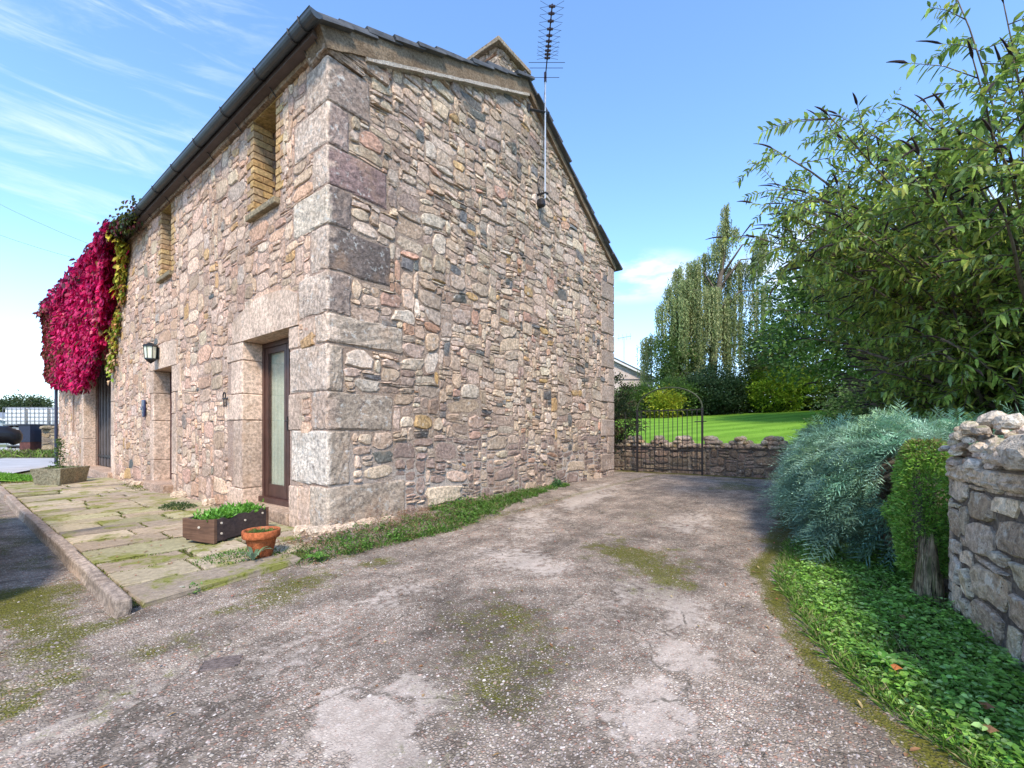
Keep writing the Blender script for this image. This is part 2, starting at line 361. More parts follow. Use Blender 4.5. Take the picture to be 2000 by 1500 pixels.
c = h.mix(1.0, h.scalec(c, h.ramp(n1, 0.3, 0.7, 0.74, 1.2)), (1.12, 1.08, .96), 'MULTIPLY'); c = h.scalec(c, h.ramp(h.noise(pos, 5.5, 5, .65), .35, .65, .78, 1.15))
c = h.scalec(c, h.ramp(h.math('ADD', at.outputs[2], h.math('MULTIPLY', h.math('SUBTRACT', n2, 0.5), 0.8)), 0.2, 0.9, 1.0, 0.56))
cm = h.ramp(h.math('ADD', at.outputs[1], h.math('MULTIPLY', h.math('SUBTRACT', n2, 0.5), 1.3)), 0.28, 0.66)
cc = h.scalec(h.mix(h.ramp(n2, 0.3, 0.7), (.40,.325,.265), (.50,.42,.35)), h.ramp(n3, 0.3, 0.7, 0.85, 1.1))
c = h.mix(h.math('MULTIPLY', cm, 0.72), c, cc)
wrp = h.n('ShaderNodeVectorMath', {0: pos, 1: h.n('ShaderNodeVectorMath', {0: h.n('ShaderNodeTexNoise', {'Vector': pos, 'Scale': 3.0, 'Detail': 4.0}).outputs['Color'], 1: (.5, .5, .5)}, operation='MULTIPLY').outputs[0]}, operation='ADD').outputs[0]
ck = h.n('ShaderNodeTexVoronoi', {'Vector': wrp, 'Scale': 0.75, 'Randomness': 1.0}, feature='DISTANCE_TO_EDGE').outputs['Distance']
crk = h.math('MULTIPLY', h.ramp(ck, 0.001, 0.008, 1.0, 0.0), h.ramp(n2, 0.42, 0.55))
c = h.mix(h.math('MULTIPLY', crk, 0.75), c, (.06, .05, .035))
c = h.scalec(c, h.ramp(h.noise(h.n('ShaderNodeMapping', {'Vector': pos, 'Rotation': (0, 0, R(-12)), 'Scale': (.35, 2.6, 1)}).outputs[0], 1.4, 4, .55), .38, .62, .88, 1.10))
mm = h.math('ADD', at.outputs[0], h.math('MULTIPLY', h.math('SUBTRACT', n2, 0.5), 1.1))
mk = h.math('MULTIPLY', h.ramp(mm, 0.34, 0.74), h.math('SUBTRACT', 1.12, h.math('MULTIPLY', cover, h.ramp(mm, 0.6, 1.2, 0.75, 0.15))), clamp=True)
mc = h.mix(h.ramp(n3, 0.35, 0.65), (.060,.060,.010), (.155,.145,.020))
c = h.mix(mk, c, mc)
hg = h.math('ADD', h.math('MULTIPLY', h.math('MULTIPLY', h.ramp(ve.outputs['Distance'], 0.0, 0.3), cover), h.math('SUBTRACT', 1.0, h.math('MULTIPLY', cm, 0.8))), h.math('ADD', h.math('MULTIPLY', n2, 0.5), h.math('MULTIPLY', n3, 0.4)))
out(h, h.n('ShaderNodeBsdfPrincipled', {'Base Color': c, 'Roughness': 0.9, 'Specular IOR Level': 0.2, 'Normal': bump(h, hg, 0.7, 0.008)}).outputs[0]); M['drive'] = m
V = np.stack([GX.ravel(), GY.ravel(), GZ.ravel()], 1)
masks = np.stack([np.clip(moss, 0, 2).ravel()*0.8, np.clip(conc, 0, 1).ravel(), np.clip(dark, 0, 1).ravel()], 1)
tag(link_mesh('driveway', V, F, M['drive'], cols=masks, smooth=True), kind='structure')

# wide ground sheet
m, h = newmat('far_ground'); pos = h.n('ShaderNodeNewGeometry').outputs['Position']
c = h.mix(h.ramp(h.noise(pos, 0.3, 5), 0.4, 0.6), (.10,.12,.035), (.14,.15,.05))
out(h, h.n('ShaderNodeBsdfPrincipled', {'Base Color': h.scalec(c, h.ramp(h.noise(pos, 6, 5), 0.3, 0.7, 0.7, 1.3)), 'Roughness': 0.95}).outputs[0]); M['ground'] = m
tag(link_mesh('ground', [(-1500,-1500,-.2),(1500,-1500,-.2),(1500,1500,-.2),(-1500,1500,-.2)], [(0,1,2,3)], M['ground']), kind='structure')
# yard tarmac beyond the detailed part of the drive
m, h = newmat('yard_tarmac'); pos = h.n('ShaderNodeNewGeometry').outputs['Position']
c = h.mix(h.ramp(h.noise(pos, 1.3, 6, 0.6), 0.35, 0.65), (.13,.11,.10), (.22,.19,.17))
c = h.mix(h.ramp(h.noise(pos, 0.8, 6, 0.7), 0.5, 0.66, 0, 0.8), c, (.09,.09,.02))
out(h, h.n('ShaderNodeBsdfPrincipled', {'Base Color': h.scalec(c, h.ramp(h.noise(pos, 50, 5), 0.3, 0.7, 0.7, 1.3)), 'Roughness': 0.95}).outputs[0])
yv = [(-6.5,-8,-.17),(-12,-8,-.17),(-12,12,-.17),(0,12,-.17),(0,8.5,-.17),(-6.5,8.5,-.17)]
tag(link_mesh('yard', [(-14,-14,-.172),(8.6,-14,-.172),(8.6,13.2,-.172),(-14,13.2,-.172)], [(0,1,2,3)], m), kind='structure')

# lane on the left, running away past the barn
d1 = (C2W(-15.8, 15.5)-C2W(-13.4, 11.7)).normalized(); a0 = C2W(-13.4, 11.7); b0 = C2W(-22.2, 19.4)
rv = []
for k in range(9):
    t = -14+k*7; 
    for q in (a0, b0): p = q+d1*t; rv.append((p.x, p.y, -.145))
M['lane'] = simple('lane_tarmac', (.40,.385,.38), 0.9, var=0.12, scale=1.5, bmp=0.4, bs=60)
tag(link_mesh('lane', rv, [(2*k, 2*k+1, 2*k+3, 2*k+2) for k in range(8)], M['lane']), kind='structure')

# ------------------------------------------------------------------ the barn
BL = 17.1; GW = 6.92; EZ = 5.06; RX = 3.5; RZ = 6.74; REZ = 4.74
barn = empty('stone_barn', (0, 0, -.13), 'two-storey pink rubble stone barn with slate roof, stone quoins and brown doors', 'building')
def roof_z(x): return EZ+(RZ-EZ)*x/RX if x < RX else RZ-(RZ-REZ)*(x-RX)/(GW-RX)
openings = [(0.84, 2.11, -.25, 2.2), (5.08, 6.14, -.25, 2.15), (9.56, 12.84, -.25, 3.0), (1.16, 1.775, 3.8, 5.04), (5.11, 5.66, 3.8, 5.04), (14.3, 14.55, 1.0, 2.1)]
def holes_wall(openings, L, z0, z1, t, parent, name, mat):
    ys = sorted({0, L}|{o[0] for o in openings}|{o[1] for o in openings}); zs = sorted({z0, z1}|{o[2] for o in openings}|{o[3] for o in openings})
    b = MB()
    for i in range(len(ys)-1):
        for j in range(len(zs)-1):
            yc = (ys[i]+ys[i+1])/2; zc = (zs[j]+zs[j+1])/2
            if any(o[0] < yc < o[1] and o[2] < zc < o[3] for o in openings): continue
            b.add([(0,ys[i],zs[j]),(0,ys[i+1],zs[j]),(0,ys[i+1],zs[j+1]),(0,ys[i],zs[j+1])], [(0,3,2,1)])
    for y0, y1, za, zb in openings:
        b.add([(0,y0,za),(t,y0,za),(t,y0,zb),(0,y0,zb)], [(0,1,2,3)]); b.add([(0,y1,za),(t,y1,za),(t,y1,zb),(0,y1,zb)], [(0,3,2,1)])
        b.add([(0,y0,zb),(t,y0,zb),(t,y1,zb),(0,y1,zb)], [(0,1,2,3)]); b.add([(0,y0,za),(t,y0,za),(t,y1,za),(0,y1,za)], [(0,3,2,1)])
    return b.build(name, mat, parent)
fw = holes_wall([(a-.02, b_+.02, c-.0, d+.015) for a, b_, c, d in openings], BL, -.25, EZ, 0.5, barn, 'front_wall', M['mortar_f'])
b = MB(); b.add([(0,0,-.25),(GW,0,-.25),(GW,0,REZ),(RX,0,RZ),(0,0,EZ)], [(0,1,2,3,4)]); gw = b.build('gable_wall', M['mortar_g'], barn)
b = MB(); b.add([(GW,0,-.25),(GW,BL,-.25),(GW,BL,REZ),(GW,0,REZ)], [(0,1,2,3)]); b.add([(0,BL,-.25),(GW,BL,-.25),(GW,BL,REZ),(RX,BL,RZ),(0,BL,EZ)], [(4,3,2,1,0)])
b.build('rear_wall', M['mortar_g'], barn)
b = MB(); b.box((0.52, 0.3, -.2), (0.54, BL-.3, 4.9)); b.build('dark_backing', M['darkroom'], barn)  # near-black sheet behind the openings, painting the unlit interior as colour

def pack(W, H_, cw, ch, free, rg, wmed=0.22, wsig=0.45, hlo=0.3, hhi=0.62, wmax=0.6, hmax=0.22, sizef=None):
    nxx, nyy = int(W/cw), int(H_/ch); occ = np.zeros((nyy, nxx), bool); lab = np.full((nyy, nxx), -1)
    for j in range(nyy):
        for i in range(nxx):
            if not free((i+.5)*cw, (j+.5)*ch): occ[j, i] = True
    res = []
    for j in range(nyy):
        i = 0
        while i < nxx:
            if occ[j, i]: i += 1; continue
            run = 1
            while i+run < nxx and not occ[j, i+run]: run += 1
            k = sizef((i+.5)*cw, (j+.5)*ch) if sizef else 1.0
            ww = min(wmax*k, max(cw, wmed*k*math.exp(rg.gauss(0, wsig)))); hh = min(hmax*k, max(ch, ww*rg.uniform(hlo, hhi)))
            if rg.random() < 0.12: hh = ch*1.4
            wc = max(1, round(ww/cw)); hc = max(1, round(hh/ch)); wc = min(wc, run)
            if run-wc == 1: wc += 1
            if j > 0 and 1 < wc < run and lab[j-1, i+wc-1] != lab[j-1, i+wc]: wc += rg.choice([-1, 1]) if run-wc > 2 else -1
            wc = max(1, min(wc, run))
            hc = min(hc, nyy-j)
            while hc > 1 and occ[j:j+hc, i:i+wc].any(): hc -= 1
            occ[j:j+hc, i:i+wc] = True; lab[j:j+hc, i:i+wc] = len(res); res.append((i*cw, j*ch, wc*cw, hc*ch)); i += wc
    return res
def stone_geo(a0, b0, ww, hh, rg, joint=0.008, proud=(0.008, 0.03), warp=1.0, n=None, bev=0.25, sq=None):
    """outline in wall plane (a along, b up) -> local verts (a,b,c) & faces"""
    n = n or (12 if ww*hh > 0.02 else 10)
    ca, cb = a0+ww/2, b0+hh/2; ra, rb = ww/2-joint, hh/2-joint
    ra = max(ra, 0.012); rb = max(rb, 0.010); e = sq or rg.choice([3.0, 5.0, 8.0, 12.0]); pts = []
    ph = rg.uniform(0, 6.28); sk = rg.uniform(-.3, .3); tp = rg.uniform(-.22, .22)
    for k in range(n):
        t = 2*math.pi*(k+rg.uniform(-.22, .22))/n+ph*0.05
        c, s_ = math.cos(t), math.sin(t); rr = (abs(c)**e+abs(s_)**e)**(-1/e)
        rr *= 1.03-(rg.random()**1.3)*0.24
        a, q = c*rr, s_*rr
        pts.append((ca+ra*a*(1-tp*q), cb+rb*q*(1+0.0*a)+sk*a*rb*0.5))
    P = np.array(pts)
    if warp:
        x, y = P[:, 0].copy(), P[:, 1].copy()
        P[:, 0] += warp*((vn(x*2.1, y*2.6, 31)-.5)*0.06+(vn(x*7, y*7, 32)-.5)*0.02)
        P[:, 1] += warp*((vn(x*1.7, y*2.1, 33)-.5)*0.11+(vn(x*6, y*7, 34)-.5)*0.025)
    cen = P.mean(0); pr = rg.uniform(*proud)
    mn = min(ra, rb); ins = 1-min(bev, 0.008/mn+0.04)
    Q = cen+(P-cen)*ins
    ta, tb = rg.uniform(-.6, .6)*pr/ra, rg.uniform(-.6, .6)*pr/rb
    vs = [(p[0], p[1], -0.015) for p in P]+[(p[0], p[1], pr*0.5+rg.uniform(-.15, .1)*pr) for p in P]
    vs += [(q[0], q[1], pr+ta*(q[0]-cen[0])+tb*(q[1]-cen[1])+rg.uniform(-.22, .22)*pr) for q in Q]+[(cen[0]+rg.uniform(-.3,.3)*ra, cen[1]+rg.uniform(-.3,.3)*rb, pr*rg.uniform(1.0, 1.25))]
    fs = []
    for r_ in (0, 1):
        for k in range(n): fs.append((r_*n+k, r_*n+(k+1) % n, (r_+1)*n+(k+1) % n, (r_+1)*n+k))
    for k in range(n): fs.append((2*n+k, 2*n+(k+1) % n, 3*n))
    return vs, fs
def palette(rg, pal):
    r_ = rg.random(); t = 0
    for wgt, c in pal:
        t += wgt
        if r_ < t: break
    k = rg.uniform(0.80, 1.2); return (c[0]*k*rg.uniform(.95, 1.05), c[1]*k, c[2]*k*rg.uniform(.93, 1.07))
PF = [(.50, (.55,.42,.345)), (.20, (.53,.375,.30)), (.20, (.58,.475,.40)), (.07, (.45,.345,.285)), (.012, (.52,.36,.20)), (.018, (.33,.30,.27))]
PG = [(.36, (.48,.395,.33)), (.26, (.44,.355,.295)), (.19, (.53,.46,.39)), (.085, (.34,.27,.24)), (.05, (.15,.155,.16)), (.02, (.46,.32,.17)), (.035, (.44,.29,.23))]
def to_gable(vs): return [(a, -c, b_) for a, b_, c in vs]
def to_front(vs): return [(-c, a, b_) for a, b_, c in vs]
def flip(fs): return [f[::-1] for f in fs]
stones = []   # (screen size, verts, faces, colour, material)
QZ = [-.25, .40, 1.0, 1.42, 1.93, 2.25, 2.70, 3.18, 3.6, 4.03, 4.48, 4.96]
QG = [1.01, .26, .82, .17, .97, .27, .80, .27, .74, .24, .50]; QF = [.36, .78, .30, .80, .24, .60, .34, .72, .30, .70, .42]
def quoin_len(z, arr):
    for k in range(11):
        if QZ[k] <= z < QZ[k+1]: return arr[k]
    return 0.05
# rear gable corner quoins too
RQ = [(-.25+.38*k, -.25+.38*(k+1), .62 if k % 2 else .3) for k in range(13)]
rg = random.Random(5)
feat = []      # hand-placed odd stones: (x, z, w, h, colour)
def freeg(a, b_):
    z = b_-.25; lim = roof_z(a)-0.10
    if z > lim: return False
    if a < quoin_len(z, QG)+0.01: return False
    for z0, z1, L in RQ:
        if z0 <= z < z1 and a > GW-L: return False
    return True
def sizeg(a, b_): return 1.0+0.35*vn(a*0.9, b_*0.9, 4)-(0.12 if b_ > 4 else 0)+(0.25 if a < 1.6 else 0)
rects = pack(GW, RZ+.3, 0.04, 0.028, freeg, rg, wmed=0.20, wsig=0.55, hlo=0.22, hhi=0.55, wmax=0.60, hmax=0.19, sizef=sizeg)
for (a, b_, ww, hh) in rects:
    low = b_ < 1.1
    vs, fs = stone_geo(a, b_-.25, ww, hh, rg, joint=0.008 if low else 0.002, proud=(0.003, 0.026))
    c = palette(rg, PG)
    if low and rg.random() < .5: c = tuple(q*0.8 for q in (.34,.27,.25))
    V_ = to_gable(vs); u, v, f = proj(V_[-1]); stones.append((ww*hh/f/f, V_, fs, c, 'gable'))
SURR = [(0.60, 2.66, -.25, 2.64), (4.80, 6.42, -.25, 2.6), (9.2, 13.2, -.25, 3.3), (0.98, 1.96, 3.72, 5.1), (4.94, 5.84, 3.72, 5.1), (14.2, 14.65, .9, 2.2)]
def freef(a, b_):
    z = b_-.25
    if z > EZ-0.02: return False
    if a < quoin_len(z, QF)+0.01: return False
    return not any(y0 < a < y1 and z0 < z < z1 for y0, y1, z0, z1 in SURR)
rects = pack(BL, EZ+.25, 0.05, 0.032, freef, rg, wmed=0.30, wsig=0.5, hlo=0.26, hhi=0.58, wmax=0.70, hmax=0.25)
greys = [(3.35, 3.02), (4.55, 2.98), (5.95, 2.72), (3.9, 1.72), (7.7, 0.35), (2.75, 2.0)]
for (a, b_, ww, hh) in rects:
    vs, fs = stone_geo(a, b_-.25, ww, hh, rg, joint=0.004, proud=(0.003, 0.016))
    c = palette(rg, PF)
    for gy_, gz_ in greys[:5]:
        if a < gy_ < a+ww and b_-.25 < gz_ < b_-.25+hh: c = (.13,.15,.16)
    V_ = to_front(vs); u, v, f = proj(V_[-1]); stones.append((ww*hh*0.55/f/f, V_, flip(fs), c, 'front'))
stones.sort(key=lambda s: -s[0])
for s_, V_, fs, c, mt in stones[:300]:
    link_mesh('stone', V_, fs, M[mt], barn, [c]*len(V_), centre=True)
for mt, nm in (('gable', 'gable_rubble'), ('front', 'front_rubble')):
    b = MB()
    for s_, V_, fs, c, m_ in stones[300:]:
        if m_ == mt: b.add(V_, fs, c)
    tag(b.build(nm, M[mt], barn), kind='stuff')
# quoins
for k in range(11):
    z0, z1 = QZ[k]+.005, QZ[k+1]-.005
    p = rg.uniform(.007, .018)
    vs, fs = rbox((-p, -p-.004, z0), (QG[k], QF[k], z1), 0.026, 8, 0.0055, k)
    vs = [(v[0]+.010*(float(vn(v[1]*5+k, v[2]*5, 41))-.5), v[1]+.014*(float(vn(v[0]*5+k, v[2]*5, 42))-.5), v[2]+.022*(float(vn(v[0]*4+k*3, v[1]*4, 43))-.5)) for v in vs]
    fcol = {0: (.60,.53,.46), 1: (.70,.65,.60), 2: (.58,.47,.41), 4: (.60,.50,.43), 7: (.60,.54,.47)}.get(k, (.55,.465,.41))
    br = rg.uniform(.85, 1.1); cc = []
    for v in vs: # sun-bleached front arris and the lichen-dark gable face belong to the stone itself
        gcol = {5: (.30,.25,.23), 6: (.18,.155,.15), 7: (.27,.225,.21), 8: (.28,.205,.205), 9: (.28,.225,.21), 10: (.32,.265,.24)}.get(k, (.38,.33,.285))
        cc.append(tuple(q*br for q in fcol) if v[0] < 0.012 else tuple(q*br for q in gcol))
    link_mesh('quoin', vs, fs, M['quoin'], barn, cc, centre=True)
for z0, z1, L in RQ:
    if z1 > REZ+.02: z1 = REZ
    if z1-z0 < .1: continue
    vs, fs = rbox((GW-L, -.03, z0+.005), (GW+.02, .3, z1-.005), 0.02, 5, 0.004, int(z0*100)); link_mesh('quoin', vs, fs, M['gable'], barn, [(.38,.315,.28)]*len(vs), centre=True)
# dressed blocks with a free outline on the front wall
def face_block(name, y0, y1, z0, z1, proud=0.014, depth=0.30, col=(.56,.45,.385), seed=0, r=0.012, mat='dress', nz=.003, n=5):
    vs, fs = rbox((-proud, y0, z0), (depth, y1, z1), r, n, nz, seed)
    k = random.Random(seed).uniform(.88, 1.1); return link_mesh(name, vs, fs, M[mat], barn, [tuple(q*k for q in col)]*len(vs), centre=True)
g_ = .004
def lintel(y0, y1, z0, zl, zm, seed):
    n = 9; vs = []; fs = []; rr = random.Random(seed)
    for x in (-.022, 0.5):
        for k in range(n+1):
            t = k/n; y = y0+(y1-y0)*t; top = zl+(zm-zl)*min(1, math.sin(math.pi*min(1, max(0, t*0.9+.12))))+rr.uniform(-.008, .008)
            if k in (0, n): top -= .03
            vs += [(x, y, z0), (x+rr.uniform(-.004,.004), y, (z0+top)/2), (x, y, top)]
    m_ = 3*(n+1)
    for k in range(n):
        for j in range(2):
            a = 3*k+j; fs.append((a, a+1, a+4, a+3)[::1]); fs.append((m_+a, m_+a+3, m_+a+4, m_+a+1))
        fs.append((3*k, 3*k+3, m_+3*k+3, m_+3*k)); fs.append((3*k+2, m_+3*k+2, m_+3*k+5, 3*k+5))
    fs += [(0, m_, m_+1, 1), (1, m_+1, m_+2, 2), (3*n, 3*n+1, m_+3*n+1, m_+3*n), (3*n+1, 3*n+2, m_+3*n+2, m_+3*n+1)]
    return link_mesh('lintel', vs, fs, M['dress'], barn, [(.58,.47,.40)]*len(vs), centre=True)
lintel(0.60, 2.44, 2.2, 2.52, 2.70, 3)
lintel(4.80, 6.30, 2.15, 2.56, 2.60, 4)
lintel(9.2, 13.2, 3.0, 3.3, 3.3, 5)
def jamb(yin, yout_list, zs, side, seed):
    for k in range(len(zs)-1):
        yo = yout_list[k % len(yout_list)]
        a, b_ = (yin, yo) if side > 0 else (yo, yin)
        face_block('jamb_stone', a, b_, zs[k]+g_, zs[k+1]-g_, .016, .25, seed=seed+k)
jamb(2.11, [2.62, 2.42, 2.66, 2.5, 2.64], [-.25, .22, 1.14, 1.5, 1.95, 2.2], 1, 20)      # far jamb of glazed door
jamb(6.14, [6.32, 6.4, 6.3, 6.62], [-.25, .45, 1.2, 1.72, 2.15], 1, 40)
jamb(5.08, [4.9, 4.82, 4.93, 4.62], [-.25, .25, 1.3, 1.68, 2.15], -1, 50)
jamb(12.84, [13.2, 13.1, 13.2], [-.25, .8, 1.9, 3.0], 1, 60)
jamb(9.56, [9.2, 9.25, 9.2, 9.3], [-.25, .9, 1.7, 2.4, 3.0], -1, 70)
# near jamb of glazed door: the stones between it and the corner
for k, (y0, y1, z0, z1) in enumerate([(0.62, .84, -.25, .36), (.36, .615, -.25, .36), (.32, .84, 1.0, 1.415), (.25, .60, 1.94, 2.24), (.60, .84, 1.94, 2.195)]):
    if k == 2:
        face_block('jamb_stone', .52, y1, z0+g_, z1-g_, .012, .25, seed=80+k)
        for (p0, p1, q0, q1) in ((.34, .51, 1.01, 1.13), (.33, .50, 1.15, 1.27), (.33, .51, 1.29, 1.40)):
            face_block('jamb_stone', p0, p1, q0, q1, .002, .1, (.52,.34,.26), int(q0*100))
    else: face_block('jamb_stone', y0+g_, y1-g_, z0+g_, z1-g_, .010, .25, seed=80+k)
# short pieces that fill round the surround tops
rf = random.Random(8)
def fill(y0, y1, z0, z1, cw=.05, ch=.035, mat='front', pal=PF, wm=.2):
    for (a, b_, ww, hh) in pack(y1-y0, z1-z0, cw, ch, lambda a, b: True, rf, wmed=wm, hlo=.4, hhi=.8, wmax=.5, hmax=.2):
        vs, fs = stone_geo(a+y0, b_+z0, ww, hh, rf, joint=.006, proud=(.005, .018), warp=0.25); fillb.add(to_front(vs), flip(fs), palette(rf, pal))
fillb = MB()
for q in ((2.44, 2.68, 2.2, 2.7), (6.30, 6.45, 2.15, 2.62), (6.42, 6.6, 2.15, 2.6), (4.62, 4.8, 2.17, 2.6), (2.5, 2.7, .2, .4)): fill(*q)
tag(fillb.build('infill_stone', M['front'], barn), kind='stuff')
# yellow brick dressings of the two upper windows
BR = [(.44,.31,.15), (.38,.26,.13), (.37,.28,.18), (.47,.35,.19), (.40,.27,.17)]
for wi, (y0, y1) in enumerate(((1.16, 1.775), (5.11, 5.66))):
    z = 3.80; k = 0
    while z < 5.0:
        zt = min(z+.088, 5.06)
        for side in (0, 1):
            L = (.20 if k % 2 else .10)+rf.uniform(-.012, .012)
            a, b_ = (y1, y1+L) if side else (y0-L, y0)
            if side == 0 and k % 2: b_ = y0
            vs, fs = rbox((-.012+rf.uniform(-.004,.004), a+.003, z+.005), (.11 if k % 2 else .23, b_, zt-.004), .006, 4, .0015, k+side*50)
            c = rf.choice(BR); link_mesh('brick', vs, fs, M['brick'], barn, [c]*len(vs), centre=True)
            x0 = .115 if k % 2 else .235          # the next brick further into the reveal
            a2, b2 = (y1, y1+.1) if side else (y0-.1, y0)
            if x0 < .2:
                vs, fs = rbox((x0, a2, z+.005), (.26, b2, zt-.004), .006, 4, .0015, k+7); link_mesh('brick', vs, fs, M['brick'], barn, [rf.choice(BR)]*len(vs), centre=True)
        z += .092; k += 1
    # rubble beyond the bricks, at either side and beneath
    for q in ((y1+.21, y1+.32, 3.72, 5.04), (y0-.32, y0-.21, 3.72, 5.04)):
        fillb = MB(); fill(*q, wm=.11); tag(fillb.build('infill_stone', M['front'], barn), kind='stuff')
    vs, fs = rbox((-.07, y0-.09, 3.72), (.26, y1+.12, 3.80), .012, 5, .002, 9+wi); link_mesh('window_sill', vs, fs, M['dress'], barn, [(.24,.21,.15)]*len(vs), centre=True)
    b = MB(); b.box((-.004, y0-.15, 5.012), (.26, y1+.15, 5.058)); b.build('window_head', M['dress'], barn).data.attributes['col'].data.foreach_set('color', [.36,.27,.12,1]*8)
    fr_ = MB()
    x0, x1 = .262, .31
    fr_.box((x0, y0, 3.8), (x1, y0+.05, 5.01)); fr_.box((x0, y1-.05, 3.8), (x1, y1, 5.01)); fr_.box((x0, y0+.05, 3.8), (x1, y1-.05, 3.86)); fr_.box((x0, y0+.05, 4.95), (x1, y1-.05, 5.01))
    f_ = fr_.build('window', M['brownpaint'], barn)
    MB().box((.28, y0+.05, 3.86), (.286, y1-.05, 4.95)).build('pane', M['glass'], f_)
# little slit window near the far end
b = MB(); b.box((.12, 14.3, 1.0), (.14, 14.55, 2.1)); b.build('slit_window', simple('rust_red_board', (.24,.085,.04), .8), barn)
# ---- glazed door (near) ----
x0 = .235
d = MB(); y0, y1, zb, zt = .84, 2.11, .07, 2.19
d.box((x0, y0, zb), (x0+.07, y0+.06, zt)); d.box((x0, y1-.06, zb), (x0+.07, y1, zt)); d.box((x0, y0+.06, zt-.06), (x0+.07, y1-.06, zt)); d.box((x0-.05, y0, zb-.04), (x0+.10, y1, zb+.03))
door = d.build('door', M['brownpaint'], barn); door['label'] = 'brown framed glazed door with pale curtain behind'
lf = MB()
for a, b_ in ((y0+.065, y0+.145), (1.36, 1.42), (1.43, 1.495), (y1-.15, y1-.065)): lf.box((x0+.012, a, zb+.035), (x0+.058, b_, zt-.065))
for a, b_ in ((y0+.145, 1.36), (1.495, y1-.15)):
    lf.box((x0+.016, a, zb+.035), (x0+.054, b_, .27)); lf.box((x0+.016, a, zt-.14), (x0+.054, b_, zt-.065))
lf.build('door_leaf', M['brownpaint'], door)
gl = MB(); gl.box((x0+.03, y0+.145, .27), (x0+.036, 1.36, zt-.14)); gl.box((x0+.03, 1.495, .27), (x0+.036, y1-.15, zt-.14)); gl.build('pane', M['glass'], door)
cv = []; cf = []
for k in range(80):
    y = y0+.08+k*(y1-y0-.16)/79; cx_ = x0+.075+.010*math.sin(k*.9)+.006*math.sin(k*2.3); cv += [(cx_, y, .1), (cx_, y, zt-.07)]
for k in range(79): cf.append((2*k, 2*k+2, 2*k+3, 2*k+1))
link_mesh('curtain', cv, cf, M['curtain'], door, smooth=True)
hb = MB(); hb.box((x0-.002, 1.375, 1.0), (x0+.010, 1.40, 1.18)); hb.tube([(x0-.03, 1.39, 1.12), (x0-.03, 1.28, 1.12)], .008); hb.tube([(x0, 1.39, 1.12), (x0-.03, 1.39, 1.12)], .008); hb.build('door_handle', M['iron'], door)
face_block('door_step', .845, 2.105, -.20, .028, .03, .32, (.42,.33,.27), 91)
# ---- second door ----
d = MB(); y0, y1, zb, zt = 5.08, 6.14, .07, 2.14; x0 = .24
d.box((x0, y0, zb), (x0+.07, y0+.07, zt)); d.box((x0, y1-.07, zb), (x0+.07, y1, zt)); d.box((x0, y0+.07, zt-.07), (x0+.07, y1-.07, zt))
door2 = d.build('door', simple('dark_red_brown_door', (.055,.016,.018), .4), barn); door2['label'] = 'dark red-brown boarded door in stone surround'
bd = door2.data.materials[0]
for k in range(6):
    a = y0+.075+k*(y1-y0-.15)/6; MB().box((x0+.02, a+.002, zb), (x0+.05, a+(y1-y0-.15)/6-.002, zt-.075)).build('board', bd, door2)
MB().tube([(x0-.03, 5.25, 1.05), (x0+.02, 5.25, 1.05)], .022, 10).build('door_handle', M['metal'], door2)
face_block('door_step', 4.98, 6.20, -.20, .062, .16, .32, (.38,.29,.24), 92)
# ---- barn doors ----
x0 = .28; y0, y1 = 9.56, 12.84
d = MB(); d.box((x0, y0, .02), (x0+.08, y0+.10, 3.0)); d.box((x0, y1-.10, .02), (x0+.08, y1, 3.0)); d.box((x0, y0+.1, 2.9), (x0+.08, y1-.1, 3.0))
door3 = d.build('barn_door', M['brownpaint'], barn); door3['label'] = 'tall weathered dark boarded barn doors half hidden by red creeper'
nb = 17; wd = (y1-y0-.2)/nb
for k in range(nb):
    a = y0+.1+k*wd; q = rf.uniform(-.004, .004); MB().box((x0+.02+q, a+.004, .05), (x0+.05+q, a+wd-.004, 2.9)).build('board', M['barnwood'], door3)
    if k % 2 == 0: MB().box((x0-.002, a-.012, .05), (x0+.018, a+.014, 2.9)).build('batten', M['barnwood'], door3)
for z in (.3, 2.5): MB().box((x0-.012, y0+.1, z), (x0-.004, y1-.1, z+.06)).build('hinge_strap', M['iron'], door3)
face_block('door_step', 9.4, 13.0, -.20, .03, .10, .34, (.38,.29,.24), 93)
# ---- eaves course, gutter, brackets, downpipe ----
b = MB()
y = .0
while y < BL:
    L = rf.uniform(.45, .8); vs, fs = rbox((-.045-rf.uniform(0, .02), y, EZ-.035), (.1, min(y+L, BL)-.006, EZ+.035), .012, 4, .004, int(y*10)); b.add(vs, fs, palette(rf, [(1, (.26,.20,.16))])); y += L
b.build('eaves_course', M['gable'], barn)
b = MB(); gy0, gy1 = -.16, BL+.1; gc = (-.215, 5.165)
prof = [(gc[0]+.062*math.cos(t), gc[1]+.062*math.sin(t)-0) for t in np.linspace(math.pi, 2*math.pi, 9)]
prof = [(gc[0]-.07, gc[1]+.01)]+prof+[(gc[0]+.07, gc[1]+.01)]
inner = [(x*0.0+gc[0]+(x-gc[0])*.9, gc[1]+(z-gc[1])*.9+.002) for x, z in prof][::-1]
ring = prof+inner; n = len(ring); vs = []; fs = []
ysg = np.linspace(gy0, gy1, 12)
for y in ysg: vs += [(x, y, z) for x, z in ring]
for i in range(len(ysg)-1):
    for k in range(n): fs.append((i*n+k, i*n+(k+1) % n, (i+1)*n+(k+1) % n, (i+1)*n+k))
fs.append(tuple(range(n)))
b.add(vs, fs)
